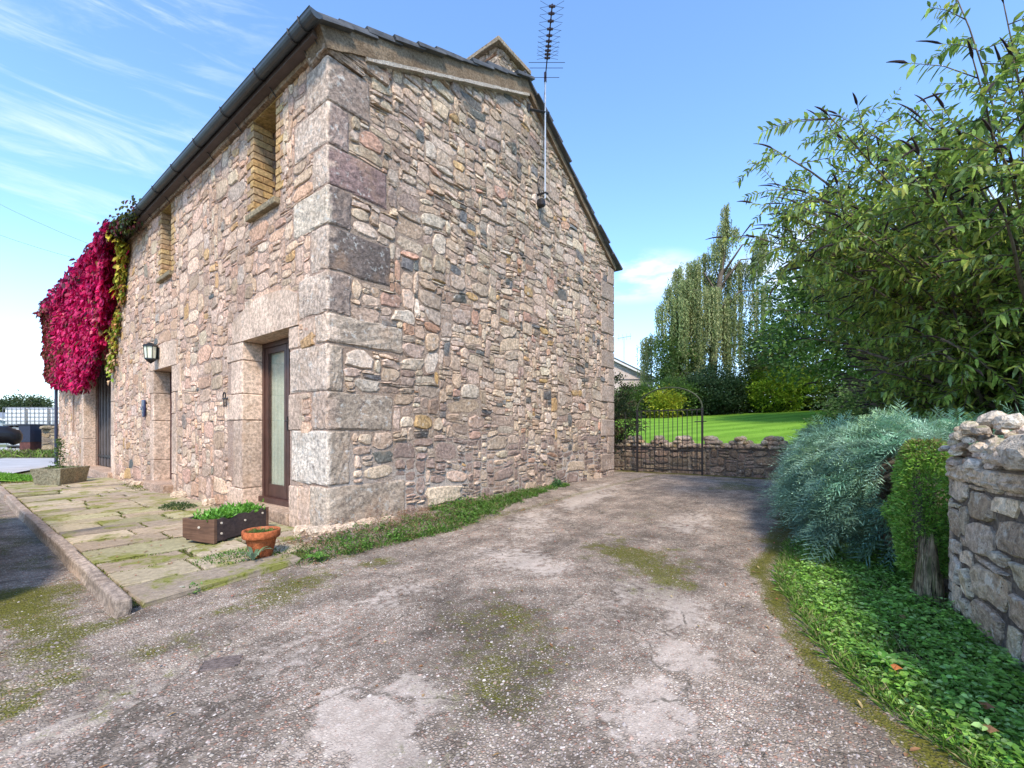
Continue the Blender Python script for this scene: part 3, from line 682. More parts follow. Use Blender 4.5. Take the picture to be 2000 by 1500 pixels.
b.add([(gc[0]+.066*math.cos(t), gy0-.006, gc[1]+.066*math.sin(t)) for t in np.linspace(math.pi, 2*math.pi, 9)]+[(gc[0]+.066*math.cos(t), gy0+.004, gc[1]+.066*math.sin(t)) for t in np.linspace(math.pi, 2*math.pi, 9)],
      [tuple(range(9)), tuple(range(17, 8, -1))]+[(k, k+9, k+10, k+1) for k in range(8)])
gut = b.build('gutter', M['gutter'], barn, smooth=False)
for y in (.06, .28, 1.10, 2.1, 3.1, 4.1, 5.1, 6.1, 7.1, 8.2, 9.4, 10.6, 11.8, 13, 14.2, 15.4, 16.6):
    q = MB(); q.tube([(gc[0]-.075, y, gc[1]+.02)]+[(gc[0]+.072*math.cos(t), y, gc[1]+.072*math.sin(t)) for t in np.linspace(math.pi, 1.75*math.pi, 6)]+[(-.12, y, 5.09), (-.03, y, 5.0)], .0075, 5)
    q.build('gutter_bracket', M['iron'], gut)
b = MB(); b.tube([(-.215, BL-.02, 5.12), (-.215, BL-.02, 5.0), (-.07, BL-.0, 4.75), (-.07, BL, -.1)], .045, 10); b.build('downpipe', simple('blue_black_pipe', (.018,.022,.05), .4), barn)
# soffit/wallplate between gutter and wall
MB().box((-.155, .02, 5.075), (-.02, BL, 5.13)).build('fascia_board', simple('fascia', (.10,.075,.07), .7), barn)
# ---- roof: two slopes laid in courses, loose slates along the near verge ----
def slope_pt(side, s_, y, off=0.0):
    """s_ 0 at eave .. 1 at ridge; off = outward lift"""
    if side == 0: xa, za, xb, zb = -.24, EZ+.03, RX, RZ+.11
    else: xa, za, xb, zb = GW+.18, REZ-.06, RX, RZ+.11
    dx, dz_ = xb-xa, zb-za; L = math.hypot(dx, dz_); nx_, nz_ = (-dz_/L, dx/L) if side == 0 else (dz_/L, -dx/L)
    if side == 1: nx_, nz_ = (abs(dz_)/L, abs(dx)/L)
    return (xa+dx*s_+nx_*off, y, za+dz_*s_+nz_*off)
nc = 11
roof = MB()
for side in (0, 1):
    for k in range(nc):
        s0, s1 = k/nc, (k+1)/nc+.02
        a = [slope_pt(side, s0, .42, .055), slope_pt(side, s0, BL+.1, .055), slope_pt(side, s1, BL+.1, .018), slope_pt(side, s1, .42, .018)]
        a += [slope_pt(side, s0, .42, .03), slope_pt(side, s0, BL+.1, .03), slope_pt(side, s1, BL+.1, -.01), slope_pt(side, s1, .42, -.01)]
        roof.add(a, [(0,1,2,3), (4,7,6,5), (0,4,5,1), (0,3,7,4), (1,5,6,2), (2,6,7,3)])
roof.tube([(RX, .35, RZ+.13), (RX, BL+.1, RZ+.13)], .09, 10)
roof_o = roof.build('roof', M['slate'], barn)
for side in (0, 1):
    for k in range(nc):
        s0, s1 = k/nc, (k+1)/nc+.03; j = rf.uniform(0, .05); e = -.10-rf.uniform(0, .06); th = rf.uniform(.022, .04)
        lift = .02 if (side == 0 and k in (1, 2, 5, 8)) else 0
        for (ya, yb) in ((e, .2), (.2, .43)):
            a = [slope_pt(side, s0, ya, .035+th+lift), slope_pt(side, s0, yb, .05+lift), slope_pt(side, s1, yb, .02+lift), slope_pt(side, s1, ya+.01, .0+th+lift)]
            a += [slope_pt(side, s0+.002, ya, .015+lift), slope_pt(side, s0+.002, yb, .02), slope_pt(side, s1, yb, -.01), slope_pt(side, s1, ya, -.01)]
            link_mesh('slate', a, [(0,1,2,3), (4,7,6,5), (0,4,5,1), (0,3,7,4), (1,5,6,2), (2,6,7,3)], M['slate'], roof_o, centre=True)
# verge: bedding mortar under the slates, and a pale lime fillet below it
def strip(side, s0, s1, o0, o1, ya, yb, name, mat, n=26, nz=.008):
    vs = []; fs = []
    for i in range(n+1):
        s_ = s0+(s1-s0)*i/n
        for o_, y in ((o0, ya), (o1, ya), (o1, yb), (o0, yb)):
            p = slope_pt(side, s_, y, o_+rf.uniform(-nz, nz)); vs.append((p[0], p[1]+rf.uniform(-nz, nz)*.4, p[2]))
    for i in range(n):
        for k in range(4): fs.append((i*4+k, i*4+(k+1) % 4, (i+1)*4+(k+1) % 4, (i+1)*4+k))
    fs += [(0,1,2,3), (n*4+3, n*4+2, n*4+1, n*4)]
    return link_mesh(name, vs, fs, mat, barn)
strip(0, .03, 1.0, -.20, .02, -.075, .3, 'verge_mortar', M['verge']); strip(1, .03, 1.0, -.10, .02, -.06, .3, 'verge_mortar', M['verge'])
strip(0, .15, .985, -.245, -.205, -.088, .1, 'lime_fillet', M['lime'], nz=.006)
b = MB(); vs, fs = rbox((-.06, -.05, 4.965), (.42, .3, 5.05), .02, 5, .012, 4); b.add(vs, fs, (.33,.27,.23)); vs, fs = rbox((-.05, -.05, 5.05), (.75, .3, 5.20), .02, 5, .012, 5); b.add(vs, fs, (.30,.24,.20)); b.build('kneeler_stone', M['quoin'], barn)
# chimney
chb = MB(); 
vs, fs = rbox((3.08, .22, 6.6), (3.78, .74, 7.26), .01, 4, 0, 1); chim = link_mesh('chimney', vs, fs, M['mortar_g'], barn, [(.3,.24,.2)]*len(vs))
rc = random.Random(3)
for plane in (0, 1):
    Wd = .70 if plane == 0 else .52
    for (a, b_, ww, hh) in pack(Wd, .56, .05, .035, lambda a, b: True, rc, wmed=.2, hlo=.3, hhi=.5, wmax=.4, hmax=.12):
        vs, fs = stone_geo(a, b_, ww, hh, rc, joint=.006, proud=(.01, .025), warp=.2); c = palette(rc, PG)
        V_ = [(3.08+p, .22-c_, 6.72+q) for p, q, c_ in vs] if plane == 0 else [(3.08-c_, .22+p, 6.72+q) for p, q, c_ in vs]
        link_mesh('stone', V_, fs if plane == 0 else flip(fs), M['gable'], chim, [c]*len(V_), centre=True)
vs, fs = rbox((2.98, .12, 7.265), (3.88, .84, 7.335), .012, 5, .004, 8); link_mesh('cap_slab', vs, fs, M['trough'], chim, [(.30,.26,.21)]*len(vs), centre=True)

# ------------------------------------------------------------------ things fixed to the barn
# lantern
L0 = Vector((-.14, 5.80, 2.43)); lan = empty('wall_lantern', (0, 5.8, 2.43), 'black half-lantern wall light above the narrow second doorway', 'wall light')
bl = simple('black_painted_metal', (.015,.018,.02), .35); x, y, z = L0
MB().box((-.045, y-.07, z-.10), (-.022, y+.07, z+.10)).build('back_plate', bl, lan)
b = MB(); b.lathe([(.0, .19), (.03, .185), (.075, .155), (.12, .125), (.12, .11), (.0, .11)], (x, y, z), 8); b.tube([(-.03, y, z+.14), (x, y, z+.18)], .012); b.build('lantern_roof', bl, lan)
b = MB(); b.lathe([(.088, -.10), (.092, -.12), (.04, -.165), (.012, -.19), (0, -.2)], (x, y, z), 8); b.build('lantern_base', bl, lan)
b = MB(); 
for k in range(8):
    t = 2*math.pi*k/8; b.tube([(x+.105*math.cos(t), y+.105*math.sin(t), z+.115), (x+.088*math.cos(t), y+.088*math.sin(t), z-.105)], .006, 4)
b.build('glazing_bar', bl, lan)
b = MB(); b.lathe([(.10, .11), (.084, -.10)], (x, y, z), 8); b.build('lantern_glass', simple('milky_glass', (.62,.64,.50), .3), lan)
# blue relief plaque
pq = MB(); vs, fs = rbox((-.055, 6.62, 1.28), (-.02, 6.80, 1.62), .017, 6, .002, 3)
vs = [(a, 6.71+(b_-6.71)*(1.0-.45*max(0, (1.45-c)/.17)), c) for a, b_, c in vs]; pq.add(vs, fs)
plaque = empty('face_plaque', (0, 6.71, 1.45), 'small dark blue mask plaque on the wall left of the narrow doorway', 'plaque')
blu = simple('navy_ceramic', (.03,.035,.09), .35); pq.build('mask', blu, plaque)
b = MB(); b.tube([(-.06, 6.71, 1.50), (-.085, 6.71, 1.42)], [.008, .02]); 
for s_ in (-.035, .035): b.lathe([(.016, 0), (.012, .01), (0, .014)], (-.058, 6.71+s_, 1.49), 8)
b.tube([(-.058, 6.68, 1.37), (-.064, 6.71, 1.36), (-.058, 6.74, 1.37)], .007, 5); b.build('mask_features', simple('grey_ceramic', (.14,.15,.2), .4), plaque)
# iron hook
hk = empty('wall_hook', (0, 2.68, 1.42), 'black curled iron hook with two hanging prongs left of the glazed door', 'hook')
b = MB(); y = 2.60; b.tube([(-.06, y+.045*math.cos(t), 1.49+.045*math.sin(t)) for t in np.linspace(-.6, 4.6, 14)], .009, 6)
b.tube([(.0, y, 1.45), (-.06, y, 1.45)], .01); b.tube([(-.06, y-.08, 1.44), (-.06, y+.05, 1.45)], .012); b.build('curl', M['iron'], hk)
for s_ in (-.05, .03): MB().tube([(-.055, y+s_, 1.44), (-.055, y+s_, 1.33)], .008).build('prong', M['iron'], hk)
# TV aerial
ae = empty('tv_aerial', (3.9, -.3, 5.0), 'tall thin television aerial on a pole strapped near the gable peak', 'aerial')
pb = (3.92, -.14, 5.02); pt = (3.90, -.16, 7.10)
MB().tube([pb, pt], .0145, 8).build('pole', M['metal'], ae)
b = MB(); b.tube([(3.62, -.02, 6.45), (3.9, -.15, 6.5), (4.02, -.15, 6.56)], .022, 5); b.tube([(3.60, .0, 6.40), (3.60, -.03, 6.52)], .03, 5); b.build('bracket', M['iron'], ae)
b = MB(); b.tube([(3.92+.14*math.cos(t)-.02, -.10, 5.22+.18*math.sin(t)) for t in np.linspace(1.2, 4.4, 9)], .012, 5); b.tube([(3.86, -.0, 5.10), (3.92, -.15, 5.12), (4.0, -.14, 5.14)], .022, 5)
vs, fs = rbox((3.85, -.13, 4.90), (3.97, -.0, 5.03), .03, 5, .003, 4); b.add(vs, fs); b.build('bracket', M['iron'], ae)
bd_ = (-FW*1.3).normalized(); b0_ = Vector((3.90, -.16, 7.08)); 
bo = MB(); bo.tube([b0_-bd_*.12, b0_+bd_*1.32], .010, 6); bo.tube([b0_-Vector((0,0,.06)), b0_+Vector((0,0,.10))], .026, 6); bo.build('boom', M['dark_metal'], ae)
for k, s_ in enumerate((.42, .49, .56, .64, .73, .83, .94, 1.07, 1.19, 1.30)):
    c_ = b0_+bd_*s_; e = MB(); Lr = .17
    e.box(tuple(c_-Vector((.02,.02,.016))), tuple(c_+Vector((.02,.02,.016)))); e.tube([c_-RT*.045, c_+RT*.045], .017, 6)
    for sx in (-1, 1):
        for sz in (-1, 1): e.tube([c_+RT*sx*.04, c_+RT*sx*Lr+Vector((0, 0, sz*.05))+bd_*.03], .0028, 4)
    e.build('director', M['dark_metal'], ae)
for s_, hl in ((.33, .30), (.22, .28), (.02, .24)):
    c_ = b0_+bd_*s_; MB().tube([c_-RT*hl, c_+RT*hl], .005, 4).build('dipole' if s_ > .1 else 'reflector', M['dark_metal'], ae)
b = MB(); b.tube([b0_+Vector((.0, .0, -.1)), Vector((3.87, -.13, 6.6)), Vector((3.93, -.10, 5.9)), Vector((3.9, -.03, 5.15))], .004, 4); b.build('cable', M['iron'], ae)

# ------------------------------------------------------------------ patio, kerb
m, h = newmat('flagstone'); pos = h.n('ShaderNodeNewGeometry').outputs['Position']
at_ = h.n('ShaderNodeAttribute', attribute_name='col').outputs['Color']
n1 = h.noise(pos, 3.2, 7, 0.65); n2 = h.noise(pos, 22, 6, 0.65); n3 = h.noise(pos, 120, 4)
c = h.scalec(at_, h.ramp(n2, .3, .7, .78, 1.2)); c = h.scalec(c, h.ramp(n3, .3, .7, .88, 1.1))
c = h.mix(h.ramp(n1, .49, .64, 0, .85), c, (.20,.205,.035))
c = h.mix(h.math('MULTIPLY', h.ramp(n2, .5, .62), h.ramp(n1, .5, .6)), c, (.13,.14,.02))
c = h.mix(h.math('MULTIPLY', h.ramp(h.noise(pos, 9, 6, .7), .66, .70), .6), c, (.55,.52,.44))
out(h, h.n('ShaderNodeBsdfPrincipled', {'Base Color': c, 'Roughness': .9, 'Specular IOR Level': .2, 'Normal': bump(h, h.math('ADD', n2, h.math('MULTIPLY', n1, 1.5)), .5, .012)}).outputs[0]); M['flag'] = m
m, h = newmat('moss_joint'); pos = h.n('ShaderNodeNewGeometry').outputs['Position']
c = h.mix(h.ramp(h.noise(pos, 5, 6, .7), .38, .56), (.035,.024,.017), (.09,.10,.012)); c = h.scalec(c, h.ramp(h.noise(pos, 70, 5), .3, .7, .55, 1.45))
out(h, h.n('ShaderNodeBsdfPrincipled', {'Base Color': c, 'Roughness': .95, 'Normal': bump(h, h.noise(pos, 60, 6), 1, .02)}).outputs[0]); M['joint'] = m
pat = tag(link_mesh('patio', [(-1.78,-.84,-.117),(0,-.5,-.117),(0,9.6,-.117),(-1.78,9.6,-.117)], [(0,1,2,3)], M['joint']), kind='structure')
rp = random.Random(12); y = -.86; row = 0
while y < 9.3:
    dpt = rp.choice([.42, .5, .58, .46, .36]) if row else .46; xs = [-1.76]
    splits = rp.choice([[.62], [.38], [.5], [.3, .66], [.36, .7], [.25, .6]]) if row else [.92]
    for s_ in splits: xs.append(-1.76+1.74*(s_+rp.uniform(-.05, .05)))
    xs.append(-.04)
    for k in range(len(xs)-1):
        if rp.random() < .04 and row > 2: continue
        if row == 0 and k == 1: continue
        a, b_ = xs[k]+.018, xs[k+1]-.018; z_ = -.088+rp.uniform(-.008, .006)+.01*(y > 1)
        sl_ = .17 if row == 0 else 0.06
        if row == 0: a, b_ = -1.74, -.62
        vs, fs = rbox((a, y+.020, -.17), (b_, y+dpt-.018, z_), .012, 6, .004, int(y*100)+k)
        j1, j2 = rp.uniform(-.03, .03), rp.uniform(-.03, .03)
        vs = [(q[0]+(j1 if q[0] > (a+b_)/2 else 0)*.6+.018*(vn(q[1]*9, q[0]*3+k, 3)-.5), q[1]+(.16*(q[0]+1.76)-.05 if row == 0 and q[1] < y+dpt*.4 else 0)+.03*(vn(q[0]*3, y*2+(q[1] > y+dpt/2)*7, 5)-.5), q[2]) for q in vs]
        kk = rp.uniform(.82, 1.15); cc = rp.choice([(.37,.285,.20), (.39,.32,.21), (.31,.245,.18), (.43,.345,.24), (.35,.31,.18)])
        link_mesh('flagstone', vs, fs, M['flag'], pat, [tuple(q*kk for q in cc)]*len(vs), centre=True)
    y += dpt; row += 1
kerb = bpy.data.objects.new('kerb', None); COL.objects.link(kerb); kerb.location = (-1.85, 4, -.13); tag(kerb, kind='structure')
y = -.95; k = 0
while y < 9.2:
    L = .91+rp.uniform(-.02, .03); vs, fs = rbox((-1.87, y+.003, -.25), (-1.79, y+L-.004, -.025), .016, 6, .0012, k); tilt = rp.uniform(-.012, .012)
    vs = [(q[0]+tilt*(q[1]-y)*.5+((k*37)%5-2)*.0025-.010*(1 if q[2] < -.1 else 0), q[1], q[2]+rp.uniform(-.0015, .0015)) for q in vs]
    link_mesh('kerb_stone', vs, fs, stone_kerb if k else (globals().__setitem__('stone_kerb', stone_mat('kerb_stone', .35, .45, lc=(.42,.39,.35), dc=(.12,.10,.09), bs=.35)) or stone_kerb), kerb, [tuple(q*(.88+.07*((k*31)%4)) for q in (.31,.265,.235))]*len(vs), centre=True)
    y += L; k += 1
r = np.random.default_rng(88); JX, JY = [], []
for o in pat.children:
    bb = [o.location+Vector(c) for c in o.bound_box]; x0_, x1_ = min(q.x for q in bb), max(q.x for q in bb); y0_, y1_ = min(q.y for q in bb), max(q.y for q in bb)
    for _ in range(150):
        if fbm(x0_*1.7+_*.01, y0_*1.1, 3) < .42: continue
        if r.random() < .7: JX.append(r.uniform(x0_, x1_)); JY.append(y1_-.03+r.normal()*.013)
        else: JX.append(x0_-.008+r.normal()*.012); JY.append(r.uniform(y0_, y1_))
JOINTS = (np.array(JX), np.array(JY))
# drain grate in the drive
gr = empty('drain_grate', (-1.69, -2.01, -.13), 'small rusty slotted drain grate sunk in the gravelly drive', 'drain')
rust = simple('rusty_iron', (.15,.115,.10), .85, var=.4, scale=40, bmp=.8)
zt = float(GZ[int((-1.69+6.6)/.045)-2:int((-1.69+6.6)/.045)+4, int((-2.01+8)/.045)-2:int((-2.01+8)/.045)+4].max())+.002
gd = (C2W(.14, .05)-C2W(0, 0)).normalized(); gp = Vector((-gd.y, gd.x, 0)); g0 = Vector((-1.69, -2.01, zt))
def obox(c, ax, ay, hx, hy, z0, z1):
    vs = [c+ax*sx*hx+ay*sy*hy+Vector((0, 0, zz)) for zz in (z0, z1) for sx, sy in ((-1,-1),(1,-1),(1,1),(-1,1))]
    return vs, [(0,3,2,1),(4,5,6,7),(0,1,5,4),(1,2,6,5),(2,3,7,6),(3,0,4,7)]
for s_ in range(6):
    b = MB(); b.add(*obox(g0+gp*(s_-2.5)*.020+gd*.01*(s_%2), gd, gp, .085-.006*abs(s_-2.5), .006, -.008, .001)); b.build('bar', rust, gr, centre=True)
b = MB(); b.add(*obox(g0, gd, gp, .080, .050, -.02, -.002)); b.build('pit', simple('dark_pit', (.085,.07,.06), .95, var=.5, scale=60, bmp=1.0), gr, centre=True)  # dark slab nearly flush with the bars

# ------------------------------------------------------------------ foliage helpers
def leaves(P, N, D, Lr, Wr, cols, name, mat, parent=None, kind=None, fold=0.25, shape='diamond', droop=0.0):
    """P base points, D leaf direction, N approx normal; arrays"""
    P = np.asarray(P, float); D = np.asarray(D, float); N = np.asarray(N, float); n = len(P)
    D /= np.linalg.norm(D, axis=1, keepdims=True)+1e-9
    Sd = np.cross(D, N); Sd /= np.linalg.norm(Sd, axis=1, keepdims=True)+1e-9; Nn = np.cross(Sd, D)
    L = np.asarray(Lr).reshape(-1, 1)*np.ones((n, 1)); W = np.asarray(Wr).reshape(-1, 1)*np.ones((n, 1))
    dz_ = np.array([[0, 0, -1.0]])
    if shape == 'diamond':
        v = np.stack([P, P+D*L*.42+Sd*W*.5+Nn*W*fold, P+D*L+dz_*L*droop, P+D*L*.42-Sd*W*.5+Nn*W*fold], 1); k = 4
        f = np.stack([np.array([0, 1, 2])+4*i for i in (0,)]+[np.array([0, 2, 3])], 0)
    else: # six-point leaf, two quads
        v = np.stack([P, P+D*L*.28+Sd*W*.45+Nn*W*fold, P+D*L*.66+Sd*W*.40+Nn*W*fold+dz_*L*droop*.4, P+D*L+dz_*L*droop, P+D*L*.66-Sd*W*.40+Nn*W*fold+dz_*L*droop*.4, P+D*L*.28-Sd*W*.45+Nn*W*fold], 1); k = 6
        f = np.array([[0, 1, 2], [0, 2, 3], [0, 3, 4], [0, 4, 5]])
    base = (np.arange(n)*k)[:, None, None]; Fc = (base+f[None]).reshape(-1, 3)
    cc = np.repeat(np.asarray(cols, float).reshape(-1, 3)*np.ones((n, 3)), k, 0)
    o = link_mesh(name, v.reshape(-1, 3), Fc, mat, parent, cc)
    if kind: o['kind'] = kind
    return o
def rdir(n, r=rng):
    v = r.normal(size=(n, 3)); return v/np.linalg.norm(v, axis=1, keepdims=True)
def pick(cols, n, r=rng, jit=.22):
    c = np.array(cols)[r.integers(0, len(cols), n)]; return c*(1+r.uniform(-jit, jit, (n, 1)))
def crown(base, blobs, nclump, per, leafL, leafW, cols, mat='leaf', r=rng, sz=.5, shell=.75):
    """blobs: list (dx,dy,dz,rx,ry,rz); returns arrays of leaf base/normal/dir/colour"""
    Ps, Ds, Cs = [], [], []
    bl = np.array(blobs, float); vol = bl[:, 3]*bl[:, 4]*bl[:, 5]; pr = vol/vol.sum()
    for _ in range(nclump):
        b_ = bl[r.choice(len(bl), p=pr)]; d = rdir(1, r)[0]; rad = shell+(1-shell)*r.random() if r.random() < .75 else r.random()
        c = np.array(base)+b_[:3]+d*b_[3:6]*rad*(0.85+.3*r.random())
        n_ = int(per*r.uniform(.5, 1.5)); s_ = sz*r.uniform(.6, 1.3)
        P = c+r.normal(size=(n_, 3))*np.array([s_, s_, s_*.6])*.55
        Ps.append(P); Ds.append((P-c)+rdir(n_, r)*s_*.6+d*.2); cc = pick(cols, 1, r, .25)
        Cs.append(cc*(1+r.uniform(-.18, .18, (n_, 1))))
    P = np.concatenate(Ps); D = np.concatenate(Ds); Cc = np.concatenate(Cs)
    N = rdir(len(P), r)+np.array([[0, 0, .8]]); return P, N, D, Cc
def limbs(b, base, ht, r0, n, spread, rr, start=.3):
    base = Vector(base); top = base+Vector((rr.uniform(-.05, .05)*ht, rr.uniform(-.05, .05)*ht, ht))
    pts = [base.lerp(top, t)+Vector((math.sin(t*5+n)*.03*ht, math.cos(t*4)*.02*ht, 0)) for t in np.linspace(0, 1, 7)]
    b.tube(pts, [r0*(1.25 if i == 0 else 1)*(1-i/7.5) for i in range(7)], 8)
    for k in range(n):
        t = start+(1-start)*rr.random()*.9; p = base.lerp(top, t); a = rr.uniform(0, 6.28); L = spread*(1.15-t*.6)*rr.uniform(.6, 1)
        q = p+Vector((math.cos(a)*L*.55, math.sin(a)*L*.55, L*.45)); e = q+Vector((math.cos(a)*L*.45, math.sin(a)*L*.45, L*.3))
        b.tube([p, q, e], [r0*.42*(1-t*.5), r0*.22, r0*.05], 5)
def tree(name, label, cat, base, ht, r0, blobs, nclump, per, L, W, cols, spread=2, nl=8, sz=.5, group=None, seed=1, start=.3, trunkmat=None, shell=.75):
    r_ = np.random.default_rng(seed); rr = random.Random(seed); root = empty(name, base, label, cat, group)
    b = MB(); limbs(b, base, ht, r0, nl, spread, rr, start); b.build('trunk', trunkmat or M['bark'], root, smooth=True)
    P, N, D, Cc = crown(base, blobs, nclump, per, L, W, cols, r=r_, sz=sz, shell=shell)
    leaves(P, N, D, L*r_.uniform(.7, 1.3, len(P)), W*r_.uniform(.7, 1.3, len(P)), Cc, 'crown', M['leaf'], root, 'stuff')
    return root

# ------------------------------------------------------------------ crimson creeper
cr = empty('virginia_creeper', (-.1, 11, 4), 'crimson and magenta creeper hanging over the far half of the barn front', 'climbing plant')
r = np.random.default_rng(21)
def vine_bounds(y):
    bot = np.interp(y, [7.6, 8.4, 9.5, 10.2, 11, 12, 14, 17.6], [4.9, 4.0, 2.95, 2.75, 2.25, 2.15, 2.35, 2.75]); return bot
n = 17000; Y = r.uniform(7.7, 17.2, n); Y = np.where(r.random(n) < .22, 17.2-np.abs(r.normal(size=n))*.3, Y); bot = vine_bounds(Y)+(fbm(Y*1.3, Y*0, 2)-.5)*.8; Z = bot+(5.38-bot)*r.random(n)
thick = .10+.34*fbm(Y*1.1, Z*1.1, 6)+.12*(Z > 4.9); X = -.03-thick*(1-r.random(n)**2.0)
hang = fbm(Y*2.5, Z*.8, 9)
top = Z > 5.0; X = np.where(top, -.12-r.random(n)*.28, X)
cA = pick([(.42,.006,.07), (.50,.010,.09), (.34,.004,.045), (.55,.03,.14), (.26,.006,.05)], n, r, .3)
cB = pick([(.16,.06,.035), (.22,.05,.04), (.12,.07,.03), (.26,.03,.05)], n, r, .3)
cA = cA*(.62+.85*fbm(Y*2.2, Z*2.2, 44))[:, None]; odd = (fbm(Y*3, Z*3, 46) > .64)[:, None] & (r.random((n, 1)) < .6); cA = np.where(odd, pick([(.22,.09,.03), (.14,.10,.03), (.60,.12,.16), (.28,.02,.06)], n, r), cA)
f_ = np.clip((Y+(fbm(Y, Z, 12)-.5)*2.2-14.7)/1.0, 0, 1)[:, None]; Cv = np.where(r.random((n, 1)) < f_*.85, cB, cA)
tf = (top & (r.random(n) < .55))[:, None]; Cv = np.where(tf, pick([(.17,.025,.06), (.11,.03,.045), (.22,.015,.09)], n, r), Cv)
yf = np.clip((vine_bounds(Y)+.0-Z+(9.6-Y)*1.1)+.1, 0, 1)
yel = (Y < 7.85+(5-Z)*.70+(fbm(Z*2, Y*2, 14)-.5)*.9)[:, None]; X = np.where(yel[:, 0] & (Z < 5), X*.35-.03, X); Cv = np.where(yel & (r.random((n, 1)) < .9), pick([(.58,.50,.06), (.46,.45,.06), (.62,.50,.10), (.30,.34,.05)], n, r), Cv)
keep = ~(yel[:, 0] & (r.random(n) < .45)); X, Y, Z, Cv = X[keep], Y[keep], Z[keep], Cv[keep]; n = len(X)
P = np.stack([X, Y, Z], 1); D = np.stack([r.normal(size=n)*.35-.35, r.normal(size=n)*.5, -1+r.normal(size=n)*.4], 1); N = np.stack([-1+r.normal(size=n)*.35, r.normal(size=n)*.45, .45+r.normal(size=n)*.35], 1)
leaves(P, N, D, .125*r.uniform(.6, 1.35, n), .105*r.uniform(.6, 1.3, n), Cv, 'foliage', M['red_leaf'], cr, 'stuff', shape='six', fold=.15, droop=.1)
# outlying shoots along the gutter and down the boundary
Ps = []; Cs = []; b = MB()
for k in range(26):
    y = r.uniform(6.4, 8.3); z = 5.18+r.uniform(-.12, .14); m_ = int(r.integers(8, 26)); Ps.append(np.stack([-.22+r.normal(size=m_)*.07, y+r.normal(size=m_)*.12, z+r.normal(size=m_)*.07], 1)); Cs.append(pick([(.05,.07,.02), (.09,.10,.02), (.13,.03,.035), (.04,.05,.02)], m_, r))
for k in range(34):
    t = r.random(); y = 7.9+t*1.5+r.normal()*.13; z = 5.0-t*2.5; pts = [(-.03, y, z)]
    for j in range(5): y += r.normal()*.04-.01; z -= .07; pts.append((-.03, y, z)); Ps.append(np.array([[-.05+r.normal()*.02, y+r.normal()*.04, z] for _ in range(3)])); Cs.append(pick([(.36,.33,.04), (.42,.36,.06), (.16,.24,.03), (.55,.25,.12)], 3, r))
    b.tube(pts, .004, 4)
for (yy, zz, cnt) in ((8.95, 2.72, 26), (9.25, 2.45, 14), (9.1, 2.3, 10)): Ps.append(np.stack([-.06-r.random(cnt)*.05, yy+r.normal(size=cnt)*.12, zz+r.normal(size=cnt)*.12], 1)); Cs.append(pick([(.20,.30,.03), (.30,.34,.05), (.55,.35,.2)], cnt, r))
P = np.concatenate(Ps); n = len(P); leaves(P, np.array([[-1, 0, .4]])+rdir(n, r)*.5, np.array([[-.3, 0, -1]])+rdir(n, r)*.6, .10*r.uniform(.6, 1.2, n), .085, np.concatenate(Cs), 'shoots', M['red_leaf'], cr, 'stuff', shape='six')
for k in range(40):
    y = 9+r.random()*8; pts = [(-.04, y, 2.6+r.random()*.5)]
    for j in range(6): y += r.normal()*.12; pts.append((-.05-.02*r.random(), y, pts[-1][2]+.4))
    pts = [p for p in pts if p[2] < 5.2]
    if len(pts) > 1: b.tube(pts, .009, 4)
b.build('stems', M['bark'], cr)

# ------------------------------------------------------------------ planters by the door
# wooden trough
A = Vector((-.89, .41, 0)); Bv = (Vector((-.31, .72, 0))-A); Lg = Bv.length; ux = Bv.normalized(); uy = Vector((-ux.y, ux.x, 0)); W_ = .34
tr = empty('wooden_planter', (A.x, A.y, -.09), 'low dark wooden trough of bright green plants in front of the glazed door', 'planter')
zb_, zt_ = -.055, .145
def T(a, b_, z): return A+ux*a+uy*b_+Vector((0, 0, z))
def slab(q, name, mat, parent): # q: 8 corner list bottom 4, top 4
    return link_mesh(name, q, [(0,3,2,1),(4,5,6,7),(0,1,5,4),(1,2,6,5),(2,3,7,6),(3,0,4,7)], mat, parent, centre=True)
def notched(a0, a1, b0, b1, nm, mat):
    n = 14; vs = []; fs = []; rr = random.Random(int(b0*100)+3)
    for k in range(n+1):
        t = k/n; a = a0+(a1-a0)*t; top = zt_+rr.uniform(-.008, .006)-(.018 if k in (3, 4, 9) else 0); bt = zb_-.012+.03*math.sin(t*math.pi)**2*0+rr.uniform(-.004,.004)+(.04*abs(t-.5)*2 if 0 else 0)
        vs += [T(a, b0, bt), T(a, b1, bt), T(a, b1, top), T(a, b0, top)]
    for k in range(n):
        for j in range(4): fs.append((k*4+j, k*4+(j+1) % 4, k*4+4+(j+1) % 4, k*4+4+j))
    fs += [(0,1,2,3), (n*4+3, n*4+2, n*4+1, n*4)]
    link_mesh(nm, vs, fs, mat, tr)
notched(0, Lg, 0, .03, 'side_board', M['planterdark']); notched(0, Lg, W_-.03, W_, 'side_board', M['planterdark'])
def endb(a0, a1, nm):
    vs = []; n = 8
    for a in (a0, a1):
        for k in range(n+1): b_ = -.004+(W_+.008)*k/n; q = .035*math.sin(math.pi*k/n); vs.append(T(a, b_, zb_-.025+ .02*(k/n)+.03*((k/n)**3)))
        for k in range(n+1): b_ = -.004+(W_+.008)*k/n; q = .02*math.sin(math.pi*k/n); vs.append(T(a, b_, zt_+.006-q*.7))
    m_ = 2*(n+1); fs = []
    for k in range(n):
        fs += [(k, k+1, n+2+k, n+1+k), (m_+k, m_+n+1+k, m_+n+2+k, m_+k+1), (k, m_+k, m_+k+1, k+1), (n+1+k, n+2+k, m_+n+2+k, m_+n+1+k)]
    fs += [(0, n+1, m_+n+1, m_), (n, m_+n, m_+2*n+1, 2*n+1)]
    return link_mesh(nm, vs, fs, M['planterwood'], tr)
endb(-.035, -.002, 'end_board'); endb(Lg+.002, Lg+.035, 'end_board')
